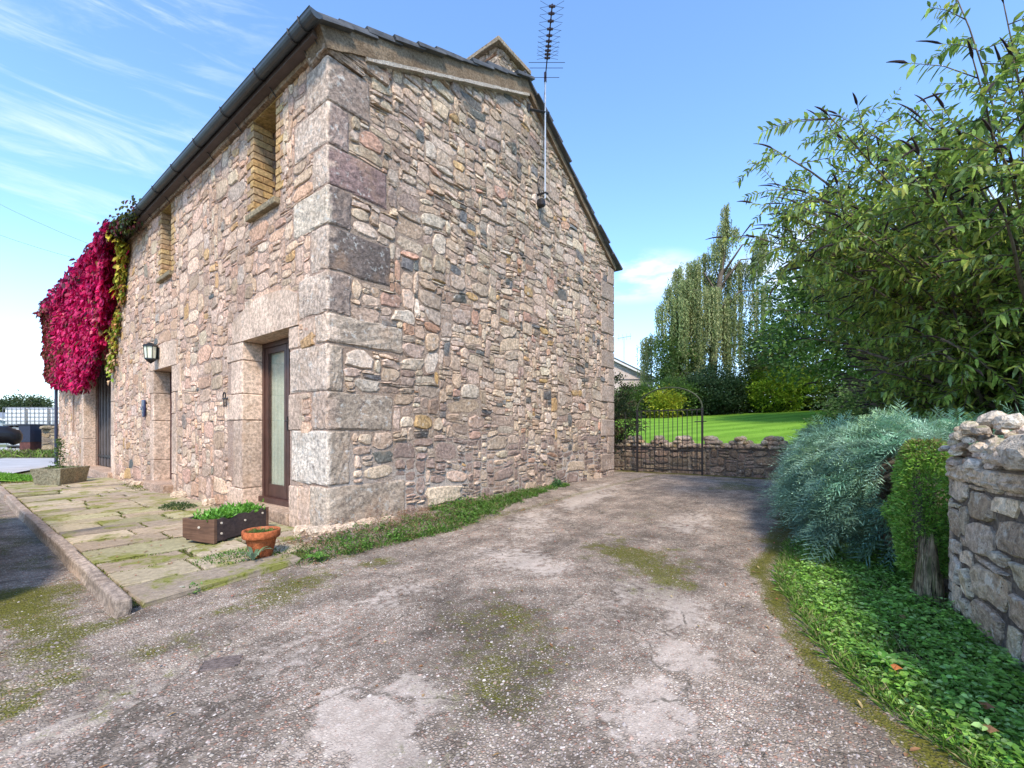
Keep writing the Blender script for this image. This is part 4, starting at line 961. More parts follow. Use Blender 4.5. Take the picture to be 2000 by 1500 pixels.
slab([T(0, .03, zb_+.0), T(Lg, .03, zb_), T(Lg, W_-.03, zb_), T(0, W_-.03, zb_), T(0, .03, zt_-.04), T(Lg, .03, zt_-.04), T(Lg, W_-.03, zt_-.04), T(0, W_-.03, zt_-.04)], 'soil', M['soil'], tr)
for a in (.08, Lg-.1): slab([T(a, .02, -.095), T(a+.06, .02, -.095), T(a+.06, W_-.02, -.095), T(a, W_-.02, -.095), T(a, .02, zb_-.012), T(a+.06, .02, zb_-.012), T(a+.06, W_-.02, zb_-.012), T(a, W_-.02, zb_-.012)], 'foot', M['planterdark'], tr)
bolt = simple('pale_bolt', (.60,.52,.42), .6)
for a, z in ((.05, .10), (.05, .0), (.05+.30, .07), (Lg-.06, .10)):
    b = MB(); p = T(a, -.002, z); b.tube([p, p-uy*.008], .011, 8); b.build('bolt', bolt, tr)
b = MB(); p = T(-.037, .16, .07); b.tube([p-ux*.006, p+Vector((0,0,.0))], .012, 6); b.build('bolt', bolt, tr)
r = np.random.default_rng(4)
Ps = []; Ds = []
for k in range(150):
    a, b_ = r.uniform(0, Lg), r.uniform(.02, W_-.02); h_ = r.uniform(.02, .10); c_ = np.array(T(a, b_, zt_-.04)); m_ = 14; d = rdir(m_, r); d[:, 2] = np.abs(d[:, 2])*.9
    Ps.append(c_+d*np.array([.045, .045, h_])*r.uniform(.2, 1, (m_, 1))+np.array([0, 0, .02])); Ds.append(d+np.array([0, 0, .3]))
P = np.concatenate(Ps); D = np.concatenate(Ds); n = len(P)
tag(leaves(P, rdir(n, r)+np.array([[0, 0, 1.]]), D, .038*r.uniform(.6, 1.4, n), .018*r.uniform(.6, 1.4, n), pick([(.12,.30,.03), (.17,.38,.05), (.08,.20,.02), (.20,.42,.08)], n, r), 'bedding_plants', M['leaf_near'], kind='stuff', shape='six'),
    'bright green bedding plants filling the dark wooden trough by the glazed door', 'plants')
# terracotta pot
pc = (-.80, -.33, -.10)
pot = empty('terracotta_pot', pc, 'round terracotta pot with thin green grass at the corner of the patio', 'plant pot')
b = MB(); b.lathe([(.0, .0), (.082, .0), (.088, .008), (.118, .155), (.122, .16), (.140, .165), (.148, .175), (.150, .225), (.146, .232), (.132, .232), (.128, .222), (.122, .19), (.0, .19)], pc, 32, (.42,.13,.055)); b.build('pot_body', M['terracotta'], pot, smooth=True)
b = MB(); b.lathe([(0, .202), (.121, .197)], pc, 20); b.build('soil', M['soil'], pot)
def blades(cx_, cy_, z0, rad, n, hL, hW, cols, r, name, parent=None, lean=.5, xy=None):
    if xy is None:
        a = r.uniform(0, 6.28, n); q = rad*np.sqrt(r.random(n)); X = cx_+q*np.cos(a); Y = cy_+q*np.sin(a)
    else: X, Y = xy; n = len(X)
    P = np.stack([X, Y, np.broadcast_to(z0, (n,))*1.0], 1); D = np.stack([r.normal(size=n)*lean, r.normal(size=n)*lean, np.ones(n)], 1)
    return leaves(P, rdir(n, r), D, hL*r.uniform(.4, 1.3, n), hW, pick(cols, n, r), name, M['leaf_near'], parent, 'stuff', shape='six', droop=.25)
GR = [(.09,.17,.03), (.13,.22,.04), (.06,.12,.02), (.18,.20,.06)]
blades(pc[0], pc[1], pc[2]+.195, .115, 420, .06, .005, GR, r, 'grass_tuft', pot, .8)
# far stone trough
tp = Vector((-.80, 8.55, -.09)); st_ = empty('stone_trough', tp, 'grey-green stone trough with weeds standing before the barn doors', 'trough')
ux = Vector((.60, .72, 0)).normalized(); uy = Vector((-ux.y, ux.x, 0)); A = Vector((-1.02, 8.2, 0))
def T2(a, b_, z): return A+ux*a+uy*b_+Vector((0, 0, z))
def tap(v0, f0):
    return [T2(a+(.0+.06*(1-(z+.1)/.36))*(1 if a < .4 else -1), b_+(.05*(1-(z+.1)/.36))*(1 if b_ < .25 else -1), z) for a, b_, z in v0], f0
for nm, lo, hi in (('trough_wall', (0, 0, -.10), (.85, .07, .25)), ('trough_wall', (0, .45, -.10), (.85, .52, .25)), ('trough_wall', (0, .06, -.10), (.07, .46, .248)), ('trough_wall', (.78, .06, -.10), (.85, .46, .248))):
    vs, fs = rbox(lo, hi, .012, 6, .003, 4); vs, fs = tap(vs, fs); link_mesh(nm, vs, fs, M['trough'], st_, [(.24,.235,.18)]*len(vs))
slab([T2(.06,.06,-.05), T2(.79,.06,-.05), T2(.79,.46,-.05), T2(.06,.46,-.05), T2(.06,.06,.21), T2(.79,.06,.21), T2(.79,.46,.21), T2(.06,.46,.21)], 'soil', M['soil'], st_)
wd_ = T2(.35, .25, .21); n = 240; hh = r.random(n)*.62
P = np.stack([wd_.x+r.normal(size=n)*.06*(1.2-hh), wd_.y+r.normal(size=n)*.06*(1.2-hh), wd_.z+hh], 1); D = rdir(n, r)*np.array([1, 1, .3])+np.array([0, 0, .3])
wdo = empty('tall_weed', wd_, 'tall leafy green weed standing in the stone trough', 'weed'); leaves(P, rdir(n, r)+np.array([[0,0,1.]]), D, .07, .028, pick([(.10,.17,.05), (.15,.22,.07), (.08,.12,.03)], n, r), 'leaves', M['leaf_near'], wdo, 'stuff')
MB().tube([wd_, wd_+Vector((.02, .0, .35)), wd_+Vector((0, .02, .7))], [.008, .006, .003], 5).build('stem', M['bark'], wdo)
xx = np.array([T2(r.uniform(.08, .78), r.uniform(.08, .44), 0)[:2] for _ in range(500)]); tag(blades(0, 0, .21, 0, 0, .08, .012, GR+[(.3,.28,.12)], r, 'trough_weeds', None, .8, xy=(xx[:, 0], xx[:, 1])), 'low green and yellow weeds carpeting the stone trough', 'weeds')

# ------------------------------------------------------------------ weeds and moss at the foot of the gable
def clump_leaves(cx_, cy_, z, rad, hgt, n, L, W, cols, r):
    a = r.uniform(0, 6.28, n); q = rad*np.sqrt(r.random(n)); P = np.stack([cx_+q*np.cos(a), cy_+q*np.sin(a), z+hgt*r.random(n)*(1-.6*(q/rad)**2)], 1)
    D = np.stack([np.cos(a), np.sin(a), r.uniform(-.1, .9, n)], 1)+rdir(n, r)*.5; return P, D, pick(cols, n, r)
GRN = [(.08,.17,.025), (.11,.23,.035), (.06,.12,.02), (.15,.27,.05)]
DRY = [(.33,.18,.11), (.26,.13,.08), (.42,.27,.18), (.20,.11,.07), (.20,.17,.06)]
Ps, Ds, Cs, Ls = [], [], [], []
for k in range(760):
    x = r.uniform(-.62, 4.6); t = r.random(); wid = .82*np.clip((5.2-x)/4.2, .25, 1)
    y = -wid*t-.02; z = float(zg(x, y))-.01
    dry = r.random() < ((.85*(1-t)+.22) if x < 1.3 else (.75*(1-t)+.05)*.5)
    if x > 2.2 and r.random() < .55: continue
    P, D, Cc = clump_leaves(x, y, z, r.uniform(.03, .08), r.uniform(.03, .13)*(1.35 if x < 1 else 1 if x < 2.5 else .6), 46, 1, 1, DRY if dry else GRN, r)
    Ps.append(P); Ds.append(D); Cs.append(Cc); Ls.append(np.full(len(P), .016 if dry else .028))
P = np.concatenate(Ps); D = np.concatenate(Ds); Cc = np.concatenate(Cs); Ls = np.concatenate(Ls); n = len(P)
tag(leaves(P, rdir(n, r)+np.array([[0, 0, .8]]), D, Ls*r.uniform(.6, 1.5, n), Ls*.42, Cc, 'ground_weeds', M['leaf_near'], kind='stuff'), 'strip of green weeds and dried brown herbs along the foot of the gable', 'weeds')
xx = r.uniform(-.75, 3.6, 2600); yy = -.80*np.clip((5.2-xx)/4.2, .25, 1)*r.uniform(.35, 1.06, 2600); tag(blades(0, 0, zg(xx, yy), 0, 0, .10, .006, GR, r, 'grass', None, .5, xy=(xx, yy)), 'thin grass blades among the weeds below the gable', 'grass')
# broad-leaved rosettes
def rosette(loc, nl, L, W, cols, label, name='broadleaf_weed', r=r, el=.35):
    e = empty(name, loc, label, 'weed')
    for k in range(nl):
        a = 6.28*k/nl+r.uniform(-.3, .3); l_ = L*r.uniform(.7, 1.1); pts = []; vs = []; fs = []
        d = Vector((math.cos(a), math.sin(a), 0)); s_ = Vector((-d.y, d.x, 0)); ww = [.12, .75, 1, .85, .45, .03]
        for i in range(6):
            t = i/5; p = Vector(loc)+d*l_*t+Vector((0, 0, .01+l_*el*math.sin(t*2.2)*(1))); vs += [p+s_*W*.5*ww[i]+Vector((0, 0, W*.12)), p, p-s_*W*.5*ww[i]+Vector((0, 0, W*.12))]
        for i in range(5): fs += [(3*i, 3*i+1, 3*i+4, 3*i+3), (3*i+1, 3*i+2, 3*i+5, 3*i+4)]
        c = pick(cols, 1, r)[0]; link_mesh('leaf', vs, fs, M['leaf_near'], e, [c]*len(vs), smooth=True)
    return e
rosette((-.52, -.76, -.13), 6, .12, .06, [(.10,.24,.04), (.14,.30,.05)], 'round-leaved green weed sprouting at the drive edge right of the terracotta pot')
rosette((-.92, -.46, -.10), 9, .15, .028, [(.16,.24,.15), (.12,.20,.10)], 'spiky grey-green thistle-like weed against the left of the terracotta pot', el=.6)
def patch(x0, y0, rx, ry, n, L, W, cols, name, label, zf=None, hgt=.05):
    a = r.uniform(0, 6.28, n); q = np.sqrt(r.random(n)); X = x0+rx*q*np.cos(a); Y = y0+ry*q*np.sin(a); Z = (zf(X, Y) if zf else np.full(n, -.10))+hgt*r.random(n)*(1-q**2)
    D = np.stack([np.cos(a)*.5, np.sin(a)*.5, r.uniform(0, 1, n)], 1)+rdir(n, r)*.6
    return tag(leaves(np.stack([X, Y, Z], 1), rdir(n, r)+np.array([[0, 0, .8]]), D, L*r.uniform(.6, 1.4, n), W, pick(cols, n, r), name, M['leaf_near'], kind='stuff'), label, 'weeds')
patch(-.45, 3.15, .22, .30, 700, .035, .014, [(.05,.09,.03), (.08,.13,.04)], 'ground_weeds', 'dark green cushion of weeds at the wall foot beside the wooden trough', hgt=.10)
patch(-.95, -.20, .32, .22, 900, .022, .010, GRN, 'ground_weeds', 'small green weeds creeping over the flags behind the terracotta pot')
patch(-1.45, -.78, .10, .06, 160, .03, .014, [(.20,.34,.10), (.14,.25,.06)], 'ground_weeds', 'pale green sprig at the front edge of the flags near the kerb end', zf=zg)
patch(-.20, 6.6, .15, .9, 800, .03, .012, [(.11,.14,.02), (.08,.10,.02), (.18,.17,.05)], 'ground_weeds', 'olive moss and weeds along the wall foot beyond the second door', hgt=.04)
patch(4.3, -.14, .10, .08, 260, .04, .018, [(.06,.14,.05), (.08,.18,.06)], 'ground_weeds', 'small dark green weed against the gable foot toward its far corner', zf=zg, hgt=.16)
patch(-1.2, 9.6, .9, .35, 1500, .03, .010, [(.16,.17,.03), (.22,.20,.05), (.25,.15,.07)], 'ground_weeds', 'mossy fallen leaf litter behind the stone trough', hgt=.03)
jx, jy = JOINTS; n = len(jx); D = rdir(n, r); D[:, 2] = np.abs(D[:, 2])+.2
tag(leaves(np.stack([jx, jy, np.full(n, -.103)], 1), rdir(n, r)+np.array([[0, 0, .6]]), D, .024*r.uniform(.5, 1.5, n), .010, pick([(.13,.17,.02), (.18,.21,.03), (.09,.12,.02), (.20,.16,.07)], n, r), 'joint_moss', M['leaf_near'], kind='stuff'), 'moss and tiny weeds growing in the joints between the flagstones', 'moss')
n = 620; lx = np.concatenate([r.uniform(-1.9, 0, 260), r.uniform(-.6, 8, 220), r.uniform(-3.2, 3, 140)]); ly = np.concatenate([r.uniform(-.6, 9, 260), np.zeros(220), r.uniform(-3.5, -1, 140)]); ly[260:480] = np.where(r.random(220) < .6, edge_y(lx[260:480])+.1+np.abs(r.normal(size=220))*.18, -.75-np.abs(r.normal(size=220))*.2)
lz_ = np.where((lx < 0) & (lx > -1.8) & (ly > -.5), -.082, zg(lx, ly)+.008); D = rdir(n, r); D[:, 2] *= .15
tag(leaves(np.stack([lx, ly, lz_], 1), rdir(n, r)*.35+np.array([[0, 0, 1.]]), D, r.uniform(.015, .04, n), .014, pick([(.38,.24,.11), (.30,.15,.07), (.45,.34,.16), (.24,.13,.07), (.40,.12,.08)], n, r), 'leaf_litter', M['leaf_near'], kind='stuff', shape='six'), 'small dry brown leaves scattered over the flags and drive edges', 'leaf litter')
# footing stones poking out at the corner
b = MB()
for k, (x, y, s_) in enumerate(((-.12, -.06, .12), (.02, -.12, .10), (-.18, .14, .10), (.18, -.10, .09), (.42, -.08, .11), (.7, -.07, .08), (-.08, 3.1, .09), (-.10, 4.4, .1), (-.1, 6.9, .1), (-.12, 7.4, .09))):
    vs, fs = rbox((x-s_, y-s_*.7, -.13), (x+s_, y+s_*.7, -.03+s_*.35), .04, 5, .010, k); link_mesh('footing_stone', vs, fs, M['dress'], barn, [(.50,.43,.36)]*len(vs), centre=True)

# ------------------------------------------------------------------ loose chippings on the drive
ico = MB()
def pebble_set(n, r):
    # mass of small chippings, each an irregular 8-sided solid
    U = r.random(n); dd = .75/(1-U*.86); ang = r.uniform(-.86, .86, n)  # denser near the standpoint
    X = CAM.x+FW.x*dd+RT.x*dd*np.tan(ang*.98); Y = CAM.y+FW.y*dd+RT.y*dd*np.tan(ang*.98)
    ok = (Y < -.9) & (Y > edge_y(X)+.25) & (X > -5) | ((X < -1.95) & (Y < 6) & (Y > edge_y(X)+.2)); X, Y = X[ok], Y[ok]; n = len(X)
    ix = np.clip(((X+6.6)/.045).astype(int), 0, nx-1); iy = np.clip(((Y+8)/.045).astype(int), 0, ny-1)
    ok = r.random(n) > conc[ix, iy]*.9; X, Y, ix, iy = X[ok], Y[ok], ix[ok], iy[ok]; n = len(X)
    Z = GZ[ix, iy]; s_ = r.uniform(.0028, .0070, n)*np.where(r.random(n) < .03, 1.9, 1)
    a = r.uniform(0, 6.28, n); v0 = np.array([(1,0,0),(.2,.8,0),(-.9,.3,0),(-.4,-.8,0),(.6,-.6,0),(.1,.1,.62),(-.2,-.1,.55)])
    V = np.repeat(v0[None], n, 0)*(1+r.uniform(-.25, .25, (n, 7, 3))); c, q = np.cos(a)[:, None], np.sin(a)[:, None]
    x = (V[:, :, 0]*c-V[:, :, 1]*q)*s_[:, None]*1.15; y = (V[:, :, 0]*q+V[:, :, 1]*c)*s_[:, None]*.85; z = V[:, :, 2]*s_[:, None]
    P = np.stack([x+X[:, None], y+Y[:, None], z+Z[:, None]-.0008], 2).reshape(-1, 3)
    f = np.array([(0,1,5),(1,2,5),(2,6,5),(2,3,6),(3,4,6),(4,5,6),(4,0,5)]); Fc = (np.arange(n)[:, None, None]*7+f[None]).reshape(-1, 3)
    cc = np.repeat(pick([(.38,.32,.285), (.44,.38,.34), (.30,.24,.21), (.36,.25,.20), (.24,.20,.18), (.47,.41,.365)], n, r), 7, 0)
    return link_mesh('chippings', P, Fc, M['vcol'], cols=cc)
tag(pebble_set(34000, np.random.default_rng(2)), 'loose pale stone chippings scattered over the tarmac drive', 'gravel', kind='stuff')

# ------------------------------------------------------------------ garden walls on the right and at the back
def wall_run(name, label, p0, p1, ztop, zbase, thick, pal, seed, wmed, grp=None, cap=True, big=False, nmax=300, mat='garden', wmax=.5, hmax=.2, sqr=None):
    p0, p1 = Vector(p0), Vector(p1); d = (p1-p0); L = d.length; d.normalize(); nrm = Vector((d.y, -d.x, 0))   # nrm points to the visible side when d is chosen so
    root = empty(name, p0, label, 'wall', grp)
    b = MB(); c4 = [p0, p1, p1-nrm*thick, p0-nrm*thick]
    b.add([(*q.xy, zbase) for q in c4]+[(*q.xy, ztop) for q in c4], [(0,3,2,1),(4,5,6,7),(0,1,5,4),(1,2,6,5),(2,3,7,6),(3,0,4,7)]); b.build('wall_core', M['mortar_w'], root)
    rg = random.Random(seed); items = []
    for (a, b_, ww, hh) in pack(L, ztop-zbase, .05, .035, lambda a, b: True, rg, wmed=wmed, wsig=.45, hlo=.28, hhi=.6, wmax=wmax, hmax=hmax):
        vs, fs = stone_geo(a, b_+zbase, ww, hh, rg, joint=.006, proud=(.008, .026) if sqr else (.012, .04), warp=.5, sq=sqr, bev=.12 if sqr else .25)
        V_ = [tuple(p0+d*a_+nrm*c_+Vector((0, 0, z_))) for a_, z_, c_ in vs]; f = proj(V_[-1])[2]; items.append((ww*hh/f/f, V_, fs, palette(rg, pal)))
    items.sort(key=lambda s: -s[0])
    for s_, V_, fs, c in items[:nmax]: link_mesh('stone', V_, fs, M[mat], root, [c]*len(V_), centre=True)
    return root, d, nrm, L
def boulder(c, rx, ry, rz, seed, col, parent, mat='garden', name='coping_stone', ang=0, sub=2):
    bm = bmesh.new(); bmesh.ops.create_icosphere(bm, subdivisions=sub, radius=1); rr = random.Random(seed); o = rr.uniform(0, 50)
    vs = [tuple(v.co) for v in bm.verts]; fs = [tuple(v.index for v in f.verts) for f in bm.faces]; bm.free()
    res = []
    for x, y, z in vs:
        k = 1+.40*(float(vn(x*1.5+o, y*1.5+z*1.3, seed))-.5)+(.28*(float(vn(x*4+o, y*4+z*3.3, seed+5))-.5) if sub > 2 else 0)+rr.uniform(-.05, .05); z2 = max(z, -.55)
        X, Y = x*rx*k, y*ry*k; res.append((c[0]+X*math.cos(ang)-Y*math.sin(ang), c[1]+X*math.sin(ang)+Y*math.cos(ang), c[2]+z2*rz*k))
    return link_mesh(name, res, fs, M[mat], parent, [col]*len(res), centre=True)
PW = [(.4, (.31,.265,.225)), (.3, (.25,.205,.185)), (.2, (.38,.335,.28)), (.1, (.33,.25,.16))]
PB = [(.4, (.19,.155,.14)), (.35, (.23,.19,.165)), (.25, (.15,.125,.115))]
# back wall: visible side faces -x ; d must give nrm=(d.y,-d.x) = -x  -> d = (0,-1)
bw, d_, n_, L_ = wall_run('garden_wall', 'low dark rubble wall with cockscomb coping in front of the lawn', (8.35, 2.2, 0), (8.35, -3.75, 0), .62, -.15, .4, PB, 31, .26, nmax=300)
rb = random.Random(4)
y = 1.2
while y > -3.6:   # humps of coping with gaps between
    hump = .5+.5*math.sin((y+.05)*2*math.pi/.62)
    s_ = .085+.03*rb.random()
    for lay in range(1+int(hump*2.6)):
        for dx in (.02, .18):
            boulder((8.33+dx+rb.uniform(-.02, .03), y+rb.uniform(-.03, .03), .66+lay*.085), s_*rb.uniform(.8, 1.1), s_*rb.uniform(.7, 1), s_*rb.uniform(.5, .8), rb.randint(0, 999), palette(rb, PW), bw, ang=rb.uniform(0, 3))
    y -= .115
# side (retaining) wall, hidden mostly by the juniper: visible side faces +y -> d=( -1,..)
rw, d_, n_, L_ = wall_run('garden_wall', 'low retaining wall under the spreading blue juniper', (8.3, -3.65, 0), (1.7, -4.80, 0), .60, -.15, .4, PW, 33, .26, nmax=160)
nwl, dn, nn, LN = wall_run('garden_wall', 'lichen-blotched stone garden wall rising at the right beside the clipped shrub', (1.18, -4.86, 0), (-.75, -5.17, 0), .745, -.16, .42, [(.45, (.52,.45,.37)), (.3, (.40,.335,.28)), (.25, (.58,.51,.42))], 35, .34, nmax=300, wmax=.62, hmax=.19, sqr=9, mat='nearwall')
# end face of that wall
b = MB(); e0 = Vector((1.18, -4.86, 0)); 
for k in range(5): vs, fs = rbox((1.16, -5.27, -.16+k*.188), (1.215, -4.85, .02+k*.188), .015, 5, .005, k); link_mesh('stone', vs, fs, M['garden'], nwl, [(.38,.33,.28)]*len(vs), centre=True)
a = 0.0
while a < LN-.1:
    L = .30+.22*((a*7.3) % 1); vs, fs = rbox((a+.004, -.03, .70), (min(a+L, LN)-.004, .40, .79), .018, 6, .007, int(a*100)); vs = [tuple(e0+dn*q[0]-nn*q[1]+Vector((0, 0, q[2]))) for q in vs]
    link_mesh('coping_slab', vs, fs, M['nearwall'], nwl, [(.50,.43,.35)]*len(vs), centre=True); a += L
# coping of knobbly conglomerate lumps
kk = random.Random(9)
for t0, hgt in ((.10, .20), (.30, .24), (.55, .17)):
    for _ in range(52):
        a = t0+kk.gauss(0, .075); q = kk.uniform(-.02, .32); zz = .80+abs(kk.gauss(0, 1))*0+kk.random()**1.2*hgt*(1-min(1, ((a-t0)/.2)**2))
        p = e0+dn*a-nn*q; s_ = kk.uniform(.024, .05); c = palette(kk, [(.7, (.52,.47,.41)), (.3, (.40,.34,.29))])
        boulder((p.x, p.y, zz), s_*1.15, s_, s_*.8, kk.randint(0, 999), c, nwl, ang=kk.uniform(0, 3))
for a, q, z, s_ in ((.22, .10, 1.03, .075), (.34, .12, 1.02, .07), (.62, .06, .87, .12), (.86, .05, .87, .14), (1.15, .1, .88, .16), (1.5, .1, .9, .17)):
    p = e0+dn*a-nn*q; boulder((p.x, p.y, z), s_*1.25, s_*.9, s_*.75, int(a*100), (.50,.45,.385), nwl, ang=.15, sub=3, mat='nearwall')

# lawn and planted terrace behind the walls
def lz(x, y): return .62+(np.asarray(x)-8.7)*.088+0*np.asarray(y)
xs = np.linspace(8.7, 27, 40); ysl = np.linspace(-16, 12, 60); LX, LY = np.meshgrid(xs, ysl, indexing='ij'); LZ = lz(LX, LY)+(fbm(LX*.5, LY*.5, 3)-.5)*.08
ii = (np.arange(39)[:, None]*60+np.arange(59)[None, :]).ravel(); Fl = np.stack([ii, ii+60, ii+61, ii+1], 1)
m, h = newmat('lawn_turf'); pos = h.n('ShaderNodeNewGeometry').outputs['Position']; sp = h.n('ShaderNodeSeparateXYZ', {0: pos})
sx_ = h.math('ADD', h.math('MULTIPLY', sp.outputs[0], .55), h.math('MULTIPLY', sp.outputs[1], 1.0)); strp = h.ramp(h.math('SINE', h.math('MULTIPLY', h.math('ADD', sx_, h.noise(pos, .4, 2)), 4.2)), -.5, .5)
c = h.mix(strp, (.135,.27,.025), (.18,.335,.035)); c = h.scalec(c, h.ramp(h.noise(pos, 30, 6, .7), .3, .7, .8, 1.2)); c = h.scalec(c, h.ramp(h.noise(pos, .7, 4), .3, .7, .88, 1.1))
out(h, h.n('ShaderNodeBsdfPrincipled', {'Base Color': c, 'Roughness': .9, 'Specular IOR Level': .1, 'Normal': bump(h, h.noise(pos, 60, 5), .8, .02)}).outputs[0])
tag(link_mesh('lawn', np.stack([LX.ravel(), LY.ravel(), LZ.ravel()], 1), Fl, m, smooth=True), kind='structure')
r = np.random.default_rng(6); n = 16000; X = 8.75+14*r.random(n)**1.6; Y = r.uniform(-9, 2, n)
tag(blades(0, 0, lz(X, Y)-.03, 0, 0, .055, .012, [(.14,.31,.02), (.18,.38,.03), (.12,.27,.02)], r, 'lawn_grass', None, .5, xy=(X, Y)), 'short bright green mown lawn grass behind the low wall', 'grass')
bedv = []
wy = [(8.7, -3.7), (8.3, -3.75), (1.7, -4.95), (1.2, -5.0), (-.75, -5.35)]
link = link_mesh('planting_bed', [(x, y, .58) for x, y in wy]+[(-.75, -14, .58), (9.5, -14, .58), (9.5, -3.7, .60)], [(7, 6, 5, 4, 3, 2, 1, 0)], M['soil']); tag(link, kind='structure')
far = link_mesh('hillside', [(26.5, -60, 2.1), (90, -60, 2.2), (90, 60, 2.2), (26.5, 60, 2.1), (8.7, 12, .6), (8.7, 60, .3), (9.4,-16,.6), (9.4,-60,.6)], [(0,1,2,3), (4, 3, 5), (6, 7, 0)], M['ground']); tag(far, kind='structure')

# ------------------------------------------------------------------ gate
gt = empty('garden_gate', (8.1, -.1, .0), 'black iron garden gate of upright bars under a thin arched hoop', 'gate')
y0, y1 = -.10, -1.63; x = 8.10
for yy, r_ in ((y0, .022), (y1, .020)): MB().box((x-r_, yy-r_, .0), (x+r_, yy+r_, 1.54)).build('gate_post', M['iron'], gt)
for z, r_ in ((1.50, .014), (.56, .012), (.10, .016)): MB().box((x-.006, y1+.02, z-r_), (x+.006, y0-.02, z+r_)).build('rail', M['iron'], gt)
for k in range(13):
    yy = y0+(y1-y0)*(k+1)/14; MB().tube([(x-.014, yy, .09), (x-.014, yy, 1.50)], .0085, 6).build('bar', M['iron'], gt)
b = MB(); b.tube([(x, (y0+y1)/2+(y0-y1)/2*math.cos(t), 1.54+.50*math.sin(t)) for t in np.linspace(0, math.pi, 22)], .018, 6); b.build('arch', simple('mossy_iron', (.05,.06,.03), .7), gt)
MB().tube([(x-.03, y1+.16, 1.22), (x-.03, y1-.10, 1.23)], .012, 6).build('latch', M['iron'], gt)
sp_ = empty('iron_side_panel', (8.1, .25, 0), 'narrow iron rail panel fixed between the gate post and the bush', 'railing')
for yy in (.22,): MB().tube([(x, yy, .02), (x, yy, 1.50)], .013, 6).build('upright', M['iron'], sp_)
for z in (.55, .06): MB().box((x-.008, -.075, z-.012), (x+.008, .24, z+.012)).build('rail', M['iron'], sp_)

# ------------------------------------------------------------------ bush beside the gate
tree('ivy_bush', 'dark green ivy-clad bush against the barn rear corner left of the gate', 'bush', (8.55, .75, .3), 1.6, .05, [(0, 0, 1.15, .55, .62, .95), (-.25, -.35, 1.0, .3, .35, .6), (-.1,.3,.6,.5,.6,.6)], 150, 60, .06, .035,
     [(.035,.055,.02), (.05,.075,.025), (.075,.10,.03), (.03,.045,.02), (.10,.07,.04)], spread=.6, nl=6, sz=.22, seed=3)

# ------------------------------------------------------------------ juniper
jn = empty('spreading_juniper', (4.2, -5.0, .5), 'wide blue-green spreading juniper spilling over the retaining wall', 'shrub')
r = np.random.default_rng(31)
def sprays(orig, direc, length, r, cols, w=.0034, nb=16, bl=.30, lift=.2):
    """feathery flattened sprays: axis + side branchlets as thin triangles"""
    n = len(orig); direc = direc/np.linalg.norm(direc, axis=1, keepdims=True)
    up = np.array([[0, 0, 1.0]])+rdir(n, r)*.4; side = np.cross(direc, up); side /= np.linalg.norm(side, axis=1, keepdims=True); upn = np.cross(side, direc)
    Vs = []; Cs = []
    L = length[:, None]
    def axis(t): return orig+direc*L*t+np.array([[0, 0, -1.0]])*L*.28*(t**2)
    Vs.append(np.stack([axis(0)+side*w*.9, axis(0)-side*w*.9, axis(1.0)], 1)); Cs.append(cols*.55)
    for j in range(nb):
        t = .12+.86*j/nb; s_ = 1 if j % 2 else -1; b0 = axis(t); bl_ = L*bl*(1.15-t)*r.uniform(.7, 1.25, (n, 1))
        e = b0+(direc*.75+side*s_*.75+upn*r.uniform(-.25, .45, (n, 1)))*bl_; mid = (b0+e)/2
        wv = np.cross(e-b0, upn); wv /= np.linalg.norm(wv, axis=1, keepdims=True)+1e-9
        ww = w*(.75+bl_*5.5)
        Vs.append(np.stack([b0, mid+wv*ww, e], 1)); Cs.append(cols*r.uniform(.8, 1.25, (n, 1))); Vs.append(np.stack([b0, e, mid-wv*ww], 1)); Cs.append(cols*r.uniform(.8, 1.25, (n, 1)))
    V = np.concatenate(Vs, 0).reshape(-1, 3); C_ = np.repeat(np.concatenate(Cs, 0), 3, 0); return V, np.arange(len(V)).reshape(-1, 3), C_
JC = [(.25,.43,.28), (.32,.51,.36), (.16,.28,.18), (.40,.57,.42), (.27,.41,.21)]
nc_ = 900; per_ = 13; n = nc_*per_
Xc = 1.75+4.9*r.random(nc_)**1.1; wyc = wall_y(Xc); outw = (.15+.46*np.clip(np.sin((Xc-1.0)/6.5*math.pi), 0, 1)+.18*fbm(Xc*1.4, Xc*0, 5))*np.interp(Xc, [3, 6.6], [1, .6])
sec = r.random(nc_); rel = np.where(sec < .42, -r.random(nc_)*2.1/outw, r.random(nc_)**.7); Yc_ = wyc+outw*rel
topz = .90+.12*fbm(Xc*1.6, Yc_*1.8, 7); Zc_ = np.where(rel < 0, topz-.08*r.random(nc_), topz-(np.clip(rel, 0, 1)**2.2)*.72*r.uniform(.75, 1.1, nc_))
Zc_ = np.where((sec > .80) & (rel > .2), .05+r.random(nc_)*(topz-.1), Zc_)
Dc = np.stack([-.35+r.normal(size=nc_)*.55, .7+r.normal(size=nc_)*.35, .20-.55*np.clip(rel, 0, 1)+r.normal(size=nc_)*.15], 1); Lc = r.uniform(.17, .42, nc_); Cl = pick(JC, nc_, r, .38)
rp_ = lambda a: np.repeat(a, per_, 0)
orig = rp_(np.stack([Xc, Yc_, Zc_], 1))+r.normal(size=(n, 3))*.035; D = rp_(Dc)/np.linalg.norm(rp_(Dc), axis=1, keepdims=True)+r.normal(size=(n, 3))*.36
V, Fc, Cc = sprays(orig, D, rp_(Lc)*r.uniform(.55, 1.1, n), r, rp_(Cl)*(1+r.uniform(-.15, .15, (n, 1))), nb=17); o = link_mesh('foliage', V, Fc, M['juniper'], jn, Cc); o['kind'] = 'stuff'
